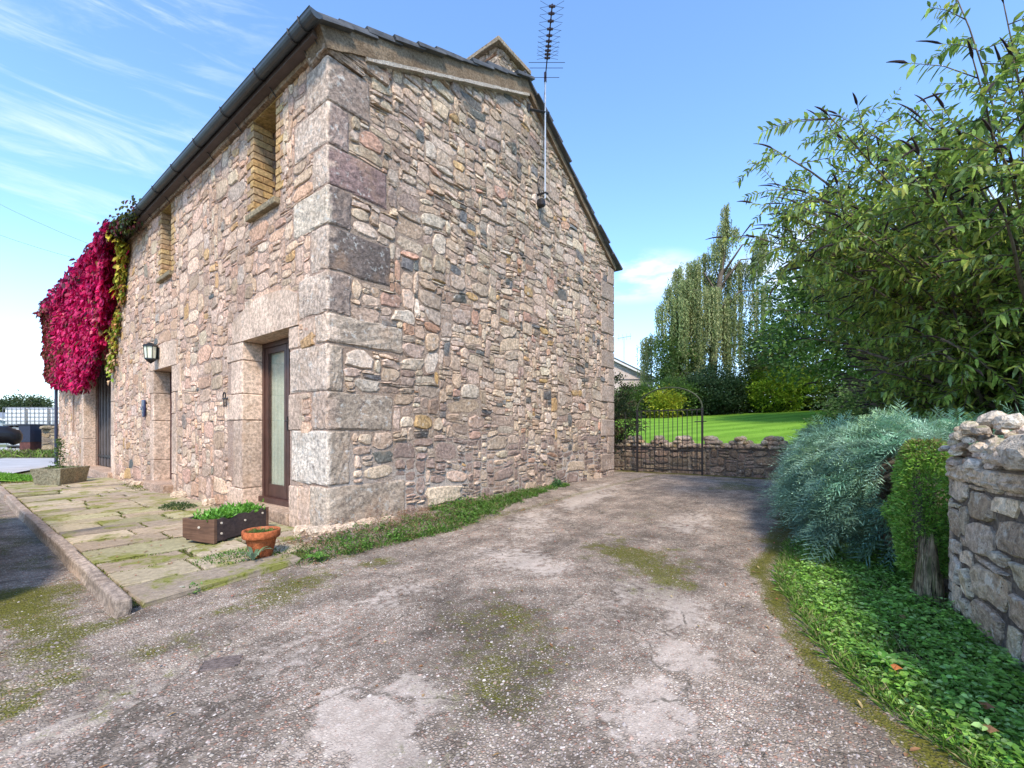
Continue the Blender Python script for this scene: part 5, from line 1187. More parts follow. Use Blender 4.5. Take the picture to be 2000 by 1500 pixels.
# long drooping feathery ends near the drive
n = 420; X = r.uniform(1.75, 3.4, n); Yj = wall_y(X)+r.uniform(.1, .55, n); orig = np.stack([X, Yj, r.uniform(.15, .6, n)], 1); D = np.stack([-.6+r.normal(size=n)*.4, .55+r.normal(size=n)*.3, -.15+r.normal(size=n)*.35], 1)
V, Fc, Cc = sprays(orig, D, r.uniform(.25, .5, n), r, pick([(.12,.23,.17), (.09,.17,.12), (.17,.28,.20)], n, r), w=.004, nb=20); o = link_mesh('drooping_sprays', V, Fc, M['juniper'], jn, Cc); o['kind'] = 'stuff'
b = MB(); rj = random.Random(2)
for k in range(46):
    x = rj.uniform(2.3, 7.2); y = float(wall_y(x)); b.tube([(x+.4, y-.9, .60), (x+.1, y-.2, .80), (x-.1, y+rj.uniform(.1, .4), .62+rj.uniform(-.2, .2)), (x-.3, y+rj.uniform(.3, .6), .4+rj.uniform(-.25, .25))], [.02, .016, .01, .004], 5)
b.build('branches', M['bark'], jn)

# clipped green conifer with bundled dead trunk
cn = empty('clipped_conifer', (1.42, -4.66, -.1), 'tight bright green conifer pressed against the end of the right-hand wall', 'shrub')
r = np.random.default_rng(8); n = 15000
t = r.random(n); a = r.uniform(0, 6.28, n); zz = .06+t*.86
cxx = 1.42-.10*t*0; rad = .180*np.clip(np.sin((t*.86+.14)*math.pi)**.28, .35, 1)*(1+.75*(fbm(a*1.3, t*5, 4)-.5))
q = rad*(1-.35*r.random(n)**2); P = np.stack([1.49+q*np.cos(a)*1.0+.06*(t-.5), -4.77+q*np.sin(a)*.95, zz], 1)
D = np.stack([np.cos(a), np.sin(a), np.full(n, .25)], 1)+rdir(n, r)*.8; Cc = pick([(.19,.37,.055), (.24,.43,.065), (.12,.26,.04), (.31,.44,.10)], n, r)
bt = r.random(n) < np.clip((t-.82)*3, 0, .6); Cc = np.where(bt[:, None], pick([(.26,.19,.08), (.22,.22,.07)], n, r), Cc)
leaves(P, rdir(n, r), D, .026*r.uniform(.6, 1.5, n), .010, Cc, 'foliage', M['leaf_near'], cn, 'stuff')
n = 900; a = r.uniform(0, 6.28, n); t = r.random(n); q = .045+.05*(1-t)**1.5; P = np.stack([1.24+q*np.cos(a), -4.76+q*np.sin(a), -.15+t*.36], 1)
D = np.stack([-np.cos(a)*.15, -np.sin(a)*.15, np.ones(n)], 1)+rdir(n, r)*.12
leaves(P, np.stack([np.cos(a), np.sin(a), a*0], 1), D, .12*r.uniform(.6, 1.4, n), .008, pick([(.30,.23,.14), (.22,.16,.10), (.36,.29,.18), (.16,.15,.07)], n, r), 'dead_stems', M['leaf_near'], cn, 'stuff')
b = MB(); b.tube([(1.26, -4.77, -.16), (1.28, -4.76, .05), (1.40, -4.73, .4), (1.46, -4.72, .8)], [.075, .05, .03, .015], 8); b.build('trunk', M['bark'], cn)

# ------------------------------------------------------------------ ground cover on the verge
r = np.random.default_rng(17)
n = 4300; X = -.75+3.5*r.random(n)**1.25; t = r.random(n); ya = edge_y(X)-.03; yb = wall_y(X)+.02; Yc = ya+(yb-ya)*t; gm = (fbm(X*3.5, Yc*3.5, 55) > .36) | (r.random(n) < .25); X, t, Yc = X[gm], t[gm], Yc[gm]; n = len(X); zc = zg(X, Yc)+.05*t+.02*r.random(n)
Ps, Ds, Cs, Ls = [], [], [], []
GC = [(.18,.36,.05), (.24,.44,.07), (.13,.27,.04), (.28,.48,.10), (.32,.48,.16)]
for k in range(n):
    m_ = 7; a = r.uniform(0, 6.28)+np.arange(m_)*.9; hq = r.uniform(.015, .07)*(1 if t[k] > .12 else .4); P = np.array([X[k], Yc[k], zc[k]])+np.stack([np.cos(a)*.012, np.sin(a)*.012, hq*r.random(m_)], 1)
    Ps.append(P); Ds.append(np.stack([np.cos(a), np.sin(a), r.uniform(-.1, .5, m_)], 1)); Cs.append(pick(GC, 1, r, .25)*(1+r.uniform(-.2, .2, (m_, 1)))); Ls.append(np.full(m_, r.uniform(.010, .034)))
P = np.concatenate(Ps); D = np.concatenate(Ds); Cc = np.concatenate(Cs); Ls = np.concatenate(Ls); n = len(P)
tag(leaves(P, rdir(n, r)*.6+np.array([[0, 0, 1.]]), D, Ls, Ls*r.uniform(.4, .85, n), Cc, 'ground_cover', M['leaf_near'], kind='stuff', shape='six', fold=.12, droop=.1), 'bright green leafy ground cover between the drive edge and the right-hand wall', 'ground cover')
n = 20000; X = -.8+3.4*r.random(n); t = r.random(n)**1.3; ya = edge_y(X)+.02; yb = wall_y(X)+.03; Yc = ya+(yb-ya)*t
tag(blades(0, 0, zg(X, Yc)+.03*t-.005, 0, 0, .085, .004, [(.16,.30,.05), (.24,.38,.07), (.12,.22,.03), (.38,.34,.16)], r, 'grass', None, .7, xy=(X, Yc)), 'fine grass growing through the ground cover at the right-hand wall foot', 'grass')
xs = np.linspace(-.9, 8.3, 60); vs = []; fs = []
for x in xs:
    ya, yb = float(edge_y(x)), float(wall_y(x)); 
    for j in range(5): tt = j/4; vs.append((x, ya+(yb-ya)*tt, float(zg(x, ya))+.004+.05*tt))
for i in range(59):
    for j in range(4): fs.append((i*5+j, i*5+j+1, i*5+j+6, i*5+j+5))
tag(link_mesh('verge_soil', vs, fs, M['joint'], smooth=True), kind='structure')
rosette((.12, -4.52, -.09), 8, .13, .035, [(.14,.34,.05), (.18,.40,.07)], 'long-leaved pale green rosette in the middle of the right verge', el=.25)
for k, (x, y, c, lab) in enumerate(((-.02, -4.55, (.62,.20,.06), 'orange fallen leaf lying by the pale rosette'), (-.12, -4.80, (.40,.17,.08), 'brown fallen leaf on the verge nearest the wall foot'), (.75, -4.62, (.30,.14,.09), 'small dull brown fallen leaf in the ground cover'), (-.30,-4.78,(.45,.22,.10), 'tan fallen leaf at the bottom right of the verge'))):
    vs = [Vector((x, y, -.045+.02*(k == 0)))+Vector((math.cos(a)*q, math.sin(a)*q*.8, .006*math.sin(a*2))) for a, q in zip(np.linspace(0, 5.6, 9), (.03, .021, .028, .02, .03, .022, .027, .02, .026))]
    tag(link_mesh('fallen_leaf', vs+[Vector((x, y, -.035+.02*(k == 0)))], [(i, (i+1) % 9, 9) for i in range(9)], M['leaf_near'], cols=[c]*10), lab, 'leaf')

# ------------------------------------------------------------------ buddleia
bu = Vector((4.75, -6.0, .58)); bd = empty('butterfly_bush', bu, 'huge arching butterfly bush with dark spent flower spikes above the right wall', 'shrub')
r = np.random.default_rng(41); rr = random.Random(41); wood = MB(); Ps, Ds, Ns, Cs, Ls = [], [], [], [], []; spike = MB()
BC = [(.19,.29,.06), (.25,.37,.07), (.13,.21,.045), (.31,.41,.08), (.20,.29,.12), (.37,.41,.09)]
def cane_leaves(p, q, cnt, big=1.0):
    for j in range(cnt):
        t = (j+.5)/cnt; c = p.lerp(q, t); ax = (q-p).normalized()
        s_ = ax.cross(Vector((rr.uniform(-1, 1), rr.uniform(-1, 1), rr.uniform(-1, 1)))).normalized()
        for sg in (-1, 1):
            Ps.append(c); Ds.append(s_*sg*.9+ax*.55+Vector((0, 0, -.25))); Ls.append(rr.uniform(.05, .118)*big)
def spike_at(p, d, L):
    pts = [p]; dd = d.normalized()
    for j in range(5): dd = (dd+Vector((0, 0, -.10))+Vector((rr.uniform(-.05, .05), rr.uniform(-.05, .05), 0))).normalized(); pts.append(pts[-1]+dd*L/5)
    spike.tube(pts, [.003, .011, .010, .008, .006, .002], 5, (.035, .024, .026))
for k in range(190):
    a = rr.uniform(0, 2*math.pi); e = rr.uniform(.05, 1.0)**.7 if k < 135 else rr.uniform(.55, 1.0); L = rr.uniform(2.2, 3.05)*(1.0+.36*e)*(.86 if math.cos(a)*RT.x+math.sin(a)*RT.y < -.25 and e < .6 else 1.0+.14*max(0, (e-.45)/.55))
    out_ = Vector((math.cos(a), math.sin(a), 0)); el0 = R(38+50*e); p0 = bu+Vector((rr.gauss(0, .15), rr.gauss(0, .15), 0)); pts = [p0]; d0 = out_*math.cos(el0)+Vector((0, 0, math.sin(el0)))
    n_ = 9
    for j in range(n_):
        d0 = (d0+out_*.05+Vector((0, 0, -.07-.03*(1-e)))+Vector((rr.gauss(0, .05), rr.gauss(0, .05), rr.gauss(0, .03)))).normalized(); pts.append(pts[-1]+d0*L*1.12/n_)
    for j in range(4, n_+1):
        if (pts[j]-bu).dot(RT) < 0 and (pts[j]-bu).xy.length > 1.4 and pts[j].z < 2.05: pts = pts[:j+1]; break
    m_c = len(pts)
    wood.tube(pts, [(.04*(1-j/(n_+1))**1.1+.003) if k < 42 else (.018*(1-j/(n_+1))+.0025) for j in range(m_c)], 6 if k < 42 else 5)
    for j in range(3, m_c):
        for _ in range(3 if j < 6 else 4):
            s_ = pts[j-1].lerp(pts[j], rr.random()); tw = (out_*.5+Vector((rr.gauss(0, .7), rr.gauss(0, .7), rr.gauss(.25, .5)))).normalized(); tl = rr.uniform(.25, .65); q = s_+tw*tl*.5; q2 = q+(tw+Vector((0, 0, -.25))).normalized()*tl*.5
            wood.tube([s_, q, q2], [.006, .004, .002], 4); cane_leaves(s_, q, 5); cane_leaves(q, q2, 7)
            if j >= n_-2 and rr.random() < .42: spike_at(q2, (q2-q)+Vector((0,0,.05)), rr.uniform(.12, .24))
    spike_at(pts[-1], pts[-1]-pts[-2], rr.uniform(.18, .3))
P = np.array([tuple(p) for p in Ps]); D = np.array([tuple(p) for p in Ds]); n = len(P); Ls = np.array(Ls)
keepd = np.array([(Vector(p)-CAM).dot(FW) > 1.6 and not (p.z < 1.95 and (Vector(p)-bu).xy.length > 1.5 and (Vector(p)-bu).dot(RT) < 0) for p in Ps])
P, D, Ls = P[keepd], D[keepd], Ls[keepd]; n = len(P)
leaves(P, rdir(n, r)*.5+np.array([[0, 0, 1.]]), D, Ls, Ls*.36, pick(BC, n, r, .3), 'foliage', M['leaf_near'], bd, 'stuff', shape='six', fold=.12, droop=.22)
wood.build('branches', M['bark'], bd, smooth=True); tag(spike.build('flower_spikes', M['vcol'], bd), kind='stuff')
b = MB(); b.tube([bu+Vector((0, 0, -.3)), bu+Vector((.02, .03, .3)), bu+Vector((-.05, .08, .9)), bu+Vector((-.25, .25, 1.6))], [.13, .11, .09, .05], 9); b.tube([bu+Vector((.15, -.05, -.3)), bu+Vector((.22, .0, .6)), bu+Vector((.3, .2, 1.5))], [.10, .08, .05], 8); b.build('trunk', M['bark'], bd, smooth=True)
# dark undergrowth behind the juniper and below the big bush
tree('undergrowth_bush', 'dark leafy undergrowth below the butterfly bush right of the juniper', 'bush', tuple(C2W(7.0, 6.9, .5)), 1.6, .04, [(0, 0, .75, 1.5, 1.3, .85), (1.2, -.8, .8, 1.2, 1.2, .8)], 260, 60, .07, .035, [(.035,.06,.018), (.055,.09,.025), (.09,.11,.04), (.10,.08,.05)], spread=1, nl=8, sz=.3, seed=12)
tree('undergrowth_bush', 'mid-green bush behind the far end of the juniper', 'bush', tuple(C2W(9.3, 11.2, .6)), 1.6, .04, [(0, 0, .8, 1.3, 1.3, .9)], 240, 60, .08, .04, [(.06,.11,.03), (.09,.15,.04), (.13,.19,.05)], spread=1, nl=8, sz=.35, seed=13)
# mature tree with pale trunk behind
tp_ = C2W(13.6, 16.5, .9)
tree('garden_tree', 'broad green tree with a pale trunk behind the butterfly bush', 'tree', tuple(tp_), 6.2, .24, [(0, 0, 4.6, 3.6, 3.6, 2.3), (-1.5, 1.2, 3.6, 2.4, 2.4, 1.8), (1.5, -2, 4.2, 3, 3, 2.4), (-.5, .5, 6.2, 2.0, 2.0, 1.4)], 520, 70, .17, .09,
     [(.07,.13,.03), (.10,.18,.035), (.14,.22,.045), (.05,.09,.025)], spread=3.4, nl=16, sz=.8, seed=14, trunkmat=wood_mat('pale_bark', (.16,.13,.10), (.30,.26,.21), (14, 14, 3), .95))
tree('garden_tree', 'tall green tree at the right beyond the butterfly bush', 'tree', tuple(C2W(20.5, 17.5, .9)), 6, .22, [(0, 0, 4.4, 4.2, 4.2, 2.8), (-2, 1, 2.2, 3, 3, 2)], 460, 70, .17, .09, [(.06,.11,.03), (.09,.16,.03), (.05,.08,.025)], spread=3.4, nl=14, sz=.8, seed=15)
tree('garden_tree', 'slender green tree to the right of the weeping birch', 'tree', tuple(C2W(15.3, 25, 1.9)), 5, .16, [(0, 0, 3.4, 1.8, 1.8, 2.0), (-.9, .6, 2.6, 1.4, 1.4, 1.5)], 200, 60, .17, .09, [(.06,.10,.03), (.09,.14,.035), (.12,.13,.04)], spread=2, nl=10, sz=.6, seed=16)
# shrubs along the far side of the lawn
def gz(X, Y): p = C2W(X, Y); return float(min(2.15, lz(p.x, p.y)))
def shrub(label, X, Y, rx, hgt, cols, seed, per=60, ncl=170, L=.13, W=.075, sz=.42, name='garden_shrub', grp='shrubs along the far edge of the lawn'):
    p = C2W(X, Y, gz(X, Y)-.1); return tree(name, label, 'shrub', tuple(p), hgt*.6, .05, [(0, 0, hgt*.5, rx, rx, hgt*.5)], ncl, per, L, W, cols, spread=rx*.8, nl=9, sz=sz, seed=seed, group=grp, shell=.85)
shrub('rounded yellow-green shrub at the far edge of the lawn', 14.7, 24.6, 1.62, 2.5, [(.22,.34,.03), (.15,.27,.025), (.30,.42,.035), (.11,.21,.02)], 51, ncl=260)
shrub('dark glossy laurel mound below the weeping birch', 11.6, 25.6, 1.65, 2.6, [(.025,.055,.02), (.04,.075,.03), (.055,.10,.045)], 52, ncl=260)
shrub('dark hedge section between the laurel and the yellow-green shrub', 13.2, 26.2, 1.0, 2.0, [(.02,.035,.015), (.03,.045,.02)], 53, ncl=120)
shrub('mid-green shrub seen through the arch of the gate', 9.3, 25.8, 1.5, 2.1, [(.08,.15,.03), (.11,.19,.04), (.06,.11,.03)], 54)
shrub('yellow-tinged shrub seen through the gate hoop', 8.5, 24.8, .75, 1.55, [(.32,.36,.03), (.20,.28,.03), (.40,.40,.04)], 55, ncl=80)
shrub('green hedge bush left of the gate view', 7.4, 26.5, 1.2, 1.9, [(.07,.13,.03), (.10,.17,.03)], 56)
shrub('green bush behind the lawn at the right of the yellow-green shrub', 17.2, 24.5, 1.7, 2.6, [(.06,.12,.03), (.09,.16,.035), (.13,.20,.04)], 57, ncl=220)
shrub('bronze-green bush behind the lawn nearest the pale trunk', 19.0, 22.5, 1.6, 2.3, [(.10,.12,.03), (.15,.13,.04), (.07,.11,.03)], 58, ncl=180)
b = MB(); p0, p1 = C2W(6.3, 26.6), C2W(20, 23.6); d_ = (p1-p0).normalized(); n_ = Vector((-d_.y, d_.x, 0))
hg = empty('low_hedge', (*p0.lerp(p1, .5).xy, 2.1), 'low dark hedge closing the far side of the lawn', 'hedge')
r = np.random.default_rng(71); n = 9000; t = r.random(n); P = np.array(p0)[None]*(1-t[:, None])+np.array(p1)[None]*t[:, None]+np.array(n_)[None]*r.normal(size=(n, 1))*.3; P[:, 2] = np.minimum(2.12, lz(P[:, 0], P[:, 1]))-.1+r.random(n)*.85
leaves(P, rdir(n, r), rdir(n, r), .15, .08, pick([(.02,.035,.015), (.035,.055,.02), (.05,.075,.03)], n, r), 'foliage', M['leaf'], hg, 'stuff')
for k in range(24): q = p0.lerp(p1, k/23); b.tube([(q.x, q.y, 1.5), (q.x+.05, q.y, 2.6)], .03, 5)
b.build('stems', M['bark'], hg)

# ------------------------------------------------------------------ weeping birch
bp = C2W(12.6, 28.5, 2.1); wb = empty('weeping_birch', bp, 'tall weeping birch with long hanging curtains of foliage beyond the lawn', 'tree')
r = np.random.default_rng(81); rr = random.Random(81)
D0 = 28.5
nodes = [(1421, 404, .22, 2), (1414, 440, .35, 3), (1432, 452, .35, 3), (1404, 478, .45, 4), (1386, 500, .6, 6), (1478, 478, .45, 5), (1484, 505, .5, 5), (1456, 520, .75, 7), (1350, 530, .85, 9), (1395, 545, .9, 9),
         (1325, 572, .8, 9), (1430, 590, .6, 4), (1368, 592, 1.1, 12), (1475, 575, .5, 5), (1300, 612, .8, 8), (1405, 625, 1.1, 11), (1340, 640, 1.0, 10), (1448, 640, .8, 7), (1283, 662, .6, 5), (1375, 680, 1.0, 9)]
b = MB(); tr_ = [Vector(bp)+Vector((0, 0, -.5)), Vector(C2W(12.9, D0, 6)), Vector(C2W(13.2, D0, 10)), Vector(C2W(13.7, D0, 13.6)), Vector(C2W(13.8, D0, 15.0))]
b.tube(tr_, [.32, .26, .18, .09, .02], 8)
Ps, Ls, Cs = [], [], []
for (u, v, rad, cnt) in nodes:
    Xc = (u-1000)/870*D0; zc = .97+(845-v)/870*D0; dep = rr.uniform(-1.4, 1.4)*min(1.3, rad+.3)
    c = Vector(C2W(Xc, D0+dep, zc)); anc = tr_[1].lerp(tr_[3], min(1, max(0, (zc-7)/9))); b.tube([anc, anc.lerp(c, .5)+Vector((0, 0, .8)), c], [.09, .05, .02], 5)
    for k in range(int(cnt*15)):
        g_k = r.integers(0, max(2, cnt)); a = g_k*2.4+r.normal()*.3; q = rad*1.3*(((g_k*.618) % 1)**.5)+r.normal()*.16; s0 = np.array(c)+np.array([math.cos(a)*q, math.sin(a)*q, .75*rad*(1-(q/(rad*1.3))**2)+r.normal()*.1])
        ln = min(r.uniform(1.2, 4.6)*(1 if v > 515 else .55)*(.4+.85*((g_k*.37+rad) % 1)), s0[2]-2.7); m_ = max(6, int(ln*16)); t = np.linspace(0, 1, m_)
        sw = r.normal()*.08; P = s0[None]+np.stack([t*sw+r.normal(size=m_)*.035, r.normal(size=m_)*.035, -ln*t], 1)
        Ps.append(P); Cs.append(pick([(.21,.26,.095), (.27,.31,.12), (.15,.19,.07), (.33,.34,.15)], 1, r)*(1+r.uniform(-.2, .2, (m_, 1))))
P = np.concatenate(Ps); Cc = np.concatenate(Cs); n = len(P); D = np.stack([r.normal(size=n)*.45, r.normal(size=n)*.45, -np.ones(n)], 1)
leaves(P, rdir(n, r), D, .15*r.uniform(.6, 1.4, n), .07, Cc, 'crown', M['leaf'], wb, 'stuff')
b.build('trunk', M['bark'], wb, smooth=True)
tree('garden_tree', 'small light green tree at the left foot of the weeping birch', 'tree', tuple(C2W(9.9, 27.5, 2.1)), 3.6, .10, [(0, 0, 3.2, 1.2, 1.2, 1.5), (-.7, .5, 4.1, .7, .7, .6), (1.6, 0, 2.6, 1.2, 1.2, 1.5)], 150, 55, .15, .08, [(.10,.17,.04), (.14,.22,.05), (.08,.13,.03)], spread=1.5, nl=10, sz=.5, seed=18)

# ------------------------------------------------------------------ bungalow
def house(name, label, X, Y, zb, half, eave, ridge, depth, wallm, roofm, yaw=0.0):
    o = C2W(X, Y, zb); root = empty(name, o, label, 'house'); rt = RT*math.cos(yaw)+FW*math.sin(yaw); fw_ = FW*math.cos(yaw)-RT*math.sin(yaw)
    def q(a, d, z): return tuple(Vector((o.x, o.y, 0))+rt*a+fw_*d+Vector((0, 0, z)))
    b = MB(); b.add([q(-half, 0, zb), q(half, 0, zb), q(half, 0, eave), q(0, 0, ridge), q(-half, 0, eave), q(-half, depth, zb), q(half, depth, zb), q(half, depth, eave), q(0, depth, ridge), q(-half, depth, eave)],
        [(0,1,2,3,4), (9,8,7,6,5), (1,6,7,2), (0,4,9,5)]); b.build('wall', wallm, root)
    b = MB(); ov = .3; t = .16; sl_ = (ridge-eave)/half
    for s_ in (-1, 1):
        e = eave-sl_*ov
        b.add([q(s_*(half+ov), -ov, e), q(0, -ov, ridge), q(0, depth+ov, ridge), q(s_*(half+ov), depth+ov, e), q(s_*(half+ov), -ov, e+t), q(0, -ov, ridge+t), q(0, depth+ov, ridge+t), q(s_*(half+ov), depth+ov, e+t)],
              [(0,3,2,1),(4,5,6,7),(0,1,5,4),(1,2,6,5),(2,3,7,6),(3,0,4,7)])
    b.build('roof', roofm, root)
    b = MB()
    for s_ in (-1, 1):
        e = eave-sl_*ov; b.add([q(s_*(half+ov), -ov-.03, e-.12), q(0, -ov-.03, ridge-.12), q(0, -ov-.03, ridge+.02), q(s_*(half+ov), -ov-.03, e+.02), q(s_*(half+ov), -ov, e-.12), q(0, -ov, ridge-.12), q(0, -ov, ridge+.02), q(s_*(half+ov), -ov, e+.02)], [(0,1,2,3),(7,6,5,4),(0,4,5,1),(3,2,6,7)])
    b.build('bargeboard', M['white'], root); return root, q
bun, q = house('bungalow', 'pale rendered bungalow gable with dark roof beyond the gate', 5.9, 34, 1.9, 4.9, 5.05, 7.4, 9, M['render'], M['slate'])
MB().add([q(-4.9, -.03, 4.98), q(4.9, -.03, 4.98), q(4.9, -.03, 5.06), q(-4.9, -.03, 5.06), q(-4.9, 0, 4.98), q(4.9, 0, 4.98), q(4.9, 0, 5.06), q(-4.9, 0, 5.06)], [(0,1,2,3),(0,4,5,1),(3,2,6,7)]).build('string_course', M['slate'], bun)
ax_ = C2W(8.6, 34.2, 5.6); aa = empty('rooftop_aerial', ax_, 'thin distant television aerial above the bungalow roof', 'aerial')
MB().tube([ax_, ax_+Vector((0, 0, 2.7))], .03, 5).build('mast', M['metal'], aa); MB().tube([ax_+Vector((0, 0, 2.6))-RT*.5, ax_+Vector((0, 0, 2.8))+RT*.55], .025, 4).build('boom', M['metal'], aa)
for s_ in (-.4, -.1, .2, .5): MB().tube([ax_+Vector((0, 0, 2.48+.1*s_))+RT*s_, ax_+Vector((0, 0, 2.95+.1*s_))+RT*s_], .015, 4).build('element', M['metal'], aa)

# ------------------------------------------------------------------ across the lane on the left
GZ0 = -.14
def ibc(X, Y, z, label):
    o = C2W(X, Y, z); root = empty('liquid_tank', o, label, 'tank', 'caged white liquid tanks stacked across the lane'); a, f_ = RT, FW
    def q(x_, y_, z_): return tuple(Vector((o.x, o.y, z))+a*x_+f_*y_+Vector((0, 0, z_)))
    vs, fs = rbox((-.56, -.46, .14), (.56, .46, 1.08), .07, 5, 0, 1); link_mesh('tank_body', [q(*v) for v in vs], fs, M['white'], root, smooth=True)
    b = MB()
    for zz in (.16, .36, .58, .80, 1.02, 1.10):
        for p0, p1 in (((-.6,-.5),(.6,-.5)), ((.6,-.5),(.6,.5)), ((.6,.5),(-.6,.5)), ((-.6,.5),(-.6,-.5))): b.tube([q(*p0, zz), q(*p1, zz)], .014, 4, cap=False)
    for k in range(6):
        x_ = -.6+1.2*k/5
        for y_ in (-.5, .5): b.tube([q(x_, y_, .12), q(x_, y_, 1.1)], .014, 4, cap=False)
    for k in (1, 2, 3, 4):
        y_ = -.5+k*.2
        for x_ in (-.6, .6): b.tube([q(x_, y_, .12), q(x_, y_, 1.1)], .014, 4, cap=False)
    b.build('cage', simple_cage, root)
    b = MB()
    for x_ in (-.52, 0, .52): b.add([q(*v) for v in rbox((x_-.07, -.48, .0), (x_+.07, .48, .08), .01, 4)[0]], rbox((x_-.07, -.48, .0), (x_+.07, .48, .08), .01, 4)[1])
    b.add([q(*v) for v in rbox((-.6, -.5, .08), (.6, .5, .12), .01, 4)[0]], rbox((-.6, -.5, .08), (.6, .5, .12), .01, 4)[1]); b.build('pallet', M['iron'], root)
    p_ = Vector((o.x, o.y, z+1.08)); b = MB(); b.lathe([(.11, 0), (.11, .05), (0, .06)], tuple(p_), 10); b.build('lid', M['iron'], root)
simple_cage = simple('cage_bars', (.16,.17,.18), .5)
Yt = 25.0
tank_spots = [(-27.2, 0, 'lower caged white tank at the left end of the stack across the lane'), (-25.9, 0, 'lower caged white tank beside the dark bin'), (-24.6, 0, 'lower caged white tank hidden mostly by the rubble wall'),
              (-27.4, 1.15, 'upper caged white tank at the left end of the stack'), (-26.15, 1.15, 'upper caged white tank in the middle of the stack'), (-24.9, 1.15, 'upper caged white tank nearest the barn downpipe')]
for X_, z_, lb in tank_spots: ibc(X_, Yt+.25*(z_ > 0)*0, GZ0+.25+z_+.0, lb)
MB_ = MB(); p_ = C2W(-26, Yt, 0); MB_.add(*obox(Vector((p_.x, p_.y, 0)), RT, FW, 4, 1.2, -.2, .10)); tag(MB_.build('hardstanding', M['lane']), kind='structure')
bn = C2W(-22.2, 20.6, GZ0); br_ = empty('metal_bin', bn, 'dark blue and rust-brown steel bin at the end of the rubble wall across the lane', 'bin')
b = MB(); b.add(*obox(Vector((bn.x, bn.y, 0)), RT, FW, .24, .3, -.14, .55)); b.build('lower_body', simple('rust_brown_steel', (.10,.035,.028), .7, var=.35, scale=8), br_)
b = MB(); b.add(*obox(Vector((bn.x, bn.y, 0)), RT, FW, .26, .32, .55, 1.30)); b.build('upper_body', simple('dark_blue_steel', (.022,.026,.05), .5), br_)
b = MB(); b.add(*obox(Vector((bn.x, bn.y, 0)), RT, FW, .29, .35, 1.30, 1.36)); b.build('lid', simple('dark_lid', (.02,.022,.035), .5), br_)
# rubble wall across the lane (nrm toward viewer -FW): need d=(dx,dy) with (d.y,-d.x)=-FW -> d=RT
w0, w1 = C2W(-21.75, 20.6, 0), C2W(-14.5, 20.6, 0)
rwl, *_ = wall_run('field_wall', 'mossy brown rubble wall across the lane behind the barn corner', (w0.x, w0.y, 0), (w1.x, w1.y, 0), 1.15, -.2, .4, [(.5, (.25,.21,.15)), (.3, (.33,.27,.19)), (.2, (.18,.16,.13))], 44, .4, nmax=90, wmax=.6, hmax=.3)
for k in range(14): p = w0.lerp(w1, (k+.5)/14); boulder((p.x, p.y, 1.20), .26, .2, .12, k, (.28,.24,.18), rwl)
r = np.random.default_rng(91)
n = 2400; t = r.random(n); P0 = C2W(-24.5, 20.0); P1 = C2W(-15, 20.0); X = P0.x+(P1.x-P0.x)*t+r.normal(size=n)*.25; Y = P0.y+(P1.y-P0.y)*t+r.normal(size=n)*.25
tag(blades(0, 0, GZ0, 0, 0, .5, .05, [(.16,.24,.05), (.22,.30,.06), (.20,.18,.09)], r, 'verge_grass', None, .5, xy=(X, Y)), 'rough pale green grass along the far edge of the lane', 'grass')
# near grass verge left of the lane
vx = [C2W(-14.6, 11.9), C2W(-10.2, 9.2), C2W(-9.7, 9.7), C2W(-13.2, 12.4)]
gv = [( *p.xy, -.135) for p in (C2W(-14.5, 11.0), C2W(-10.6, 9.9), C2W(-10.4, 10.6), C2W(-13.2, 11.8), C2W(-15.5, 12.4))]
tag(link_mesh('grass_verge', gv, [(0,1,2,3,4)], m), kind='structure')
n = 5000; a_ = r.random(n); b_ = r.random(n); pA, pB, pC_ = C2W(-15, 11.2), C2W(-10.6, 10.0), C2W(-14.2, 12.2); X = pA.x+(pB.x-pA.x)*a_+(pC_.x-pA.x)*b_*(1-a_*.7); Y = pA.y+(pB.y-pA.y)*a_+(pC_.y-pA.y)*b_*(1-a_*.7)
tag(blades(0, 0, -.14, 0, 0, .10, .02, [(.13,.27,.03), (.17,.34,.04)], r, 'verge_grass', None, .5, xy=(X, Y)), 'short bright grass on the verge between the yard and the lane', 'grass')
tree('distant_tree', 'flat-topped distant tree on the skyline above the white tanks', 'tree', tuple(C2W(-82, 76, -.2)), 6.5, .4, [(0, 0, 5.5, 3.4, 3.4, 1.6), (-3, 0, 4.5, 3, 3, 1.7), (3.0, 0, 3.6, 2.6, 2.6, 1.1), (-6.5, 0, 4, 3, 3, 2)], 330, 50, .36, .2, [(.07,.10,.04), (.10,.13,.05), (.05,.075,.03)], spread=4, nl=12, sz=1.1, seed=19)
tree('distant_tree', 'low distant hedgerow tree at the far left skyline', 'tree', tuple(C2W(-92, 80, -.2)), 4, .3, [(0, 0, 3.2, 5, 5, 2.4)], 200, 50, .36, .2, [(.07,.10,.04), (.05,.075,.03)], spread=4, nl=8, sz=1.1, seed=20)
shd, _q = house('farm_shed', 'grey metal farm shed at the extreme left behind the tanks', -52.5, 44, -.2, 4.2, 1.9, 2.9, 9, simple('grey_sheet', (.30,.34,.36), .6), simple('grey_roof', (.25,.26,.27), .6))
# overhead wires
for k, (v0, v1) in enumerate(((395, 470), (455, 505))):
    Yw = 30; pts = []
    for i in range(9):
        t = i/8; u = -60+t*340; v = v0+(v1-v0)*(u/175)-12*0+8*math.sin(t*math.pi); pts.append(C2W((u-1000)/870*Yw, Yw, .97+(845-v)/870*Yw))
    b = MB(); b.tube(pts, .007, 4); tag(b.build('overhead_wire', M['iron']), ('upper' if k == 0 else 'lower')+' thin overhead wire crossing the sky at the left', 'wire', 'overhead wires')

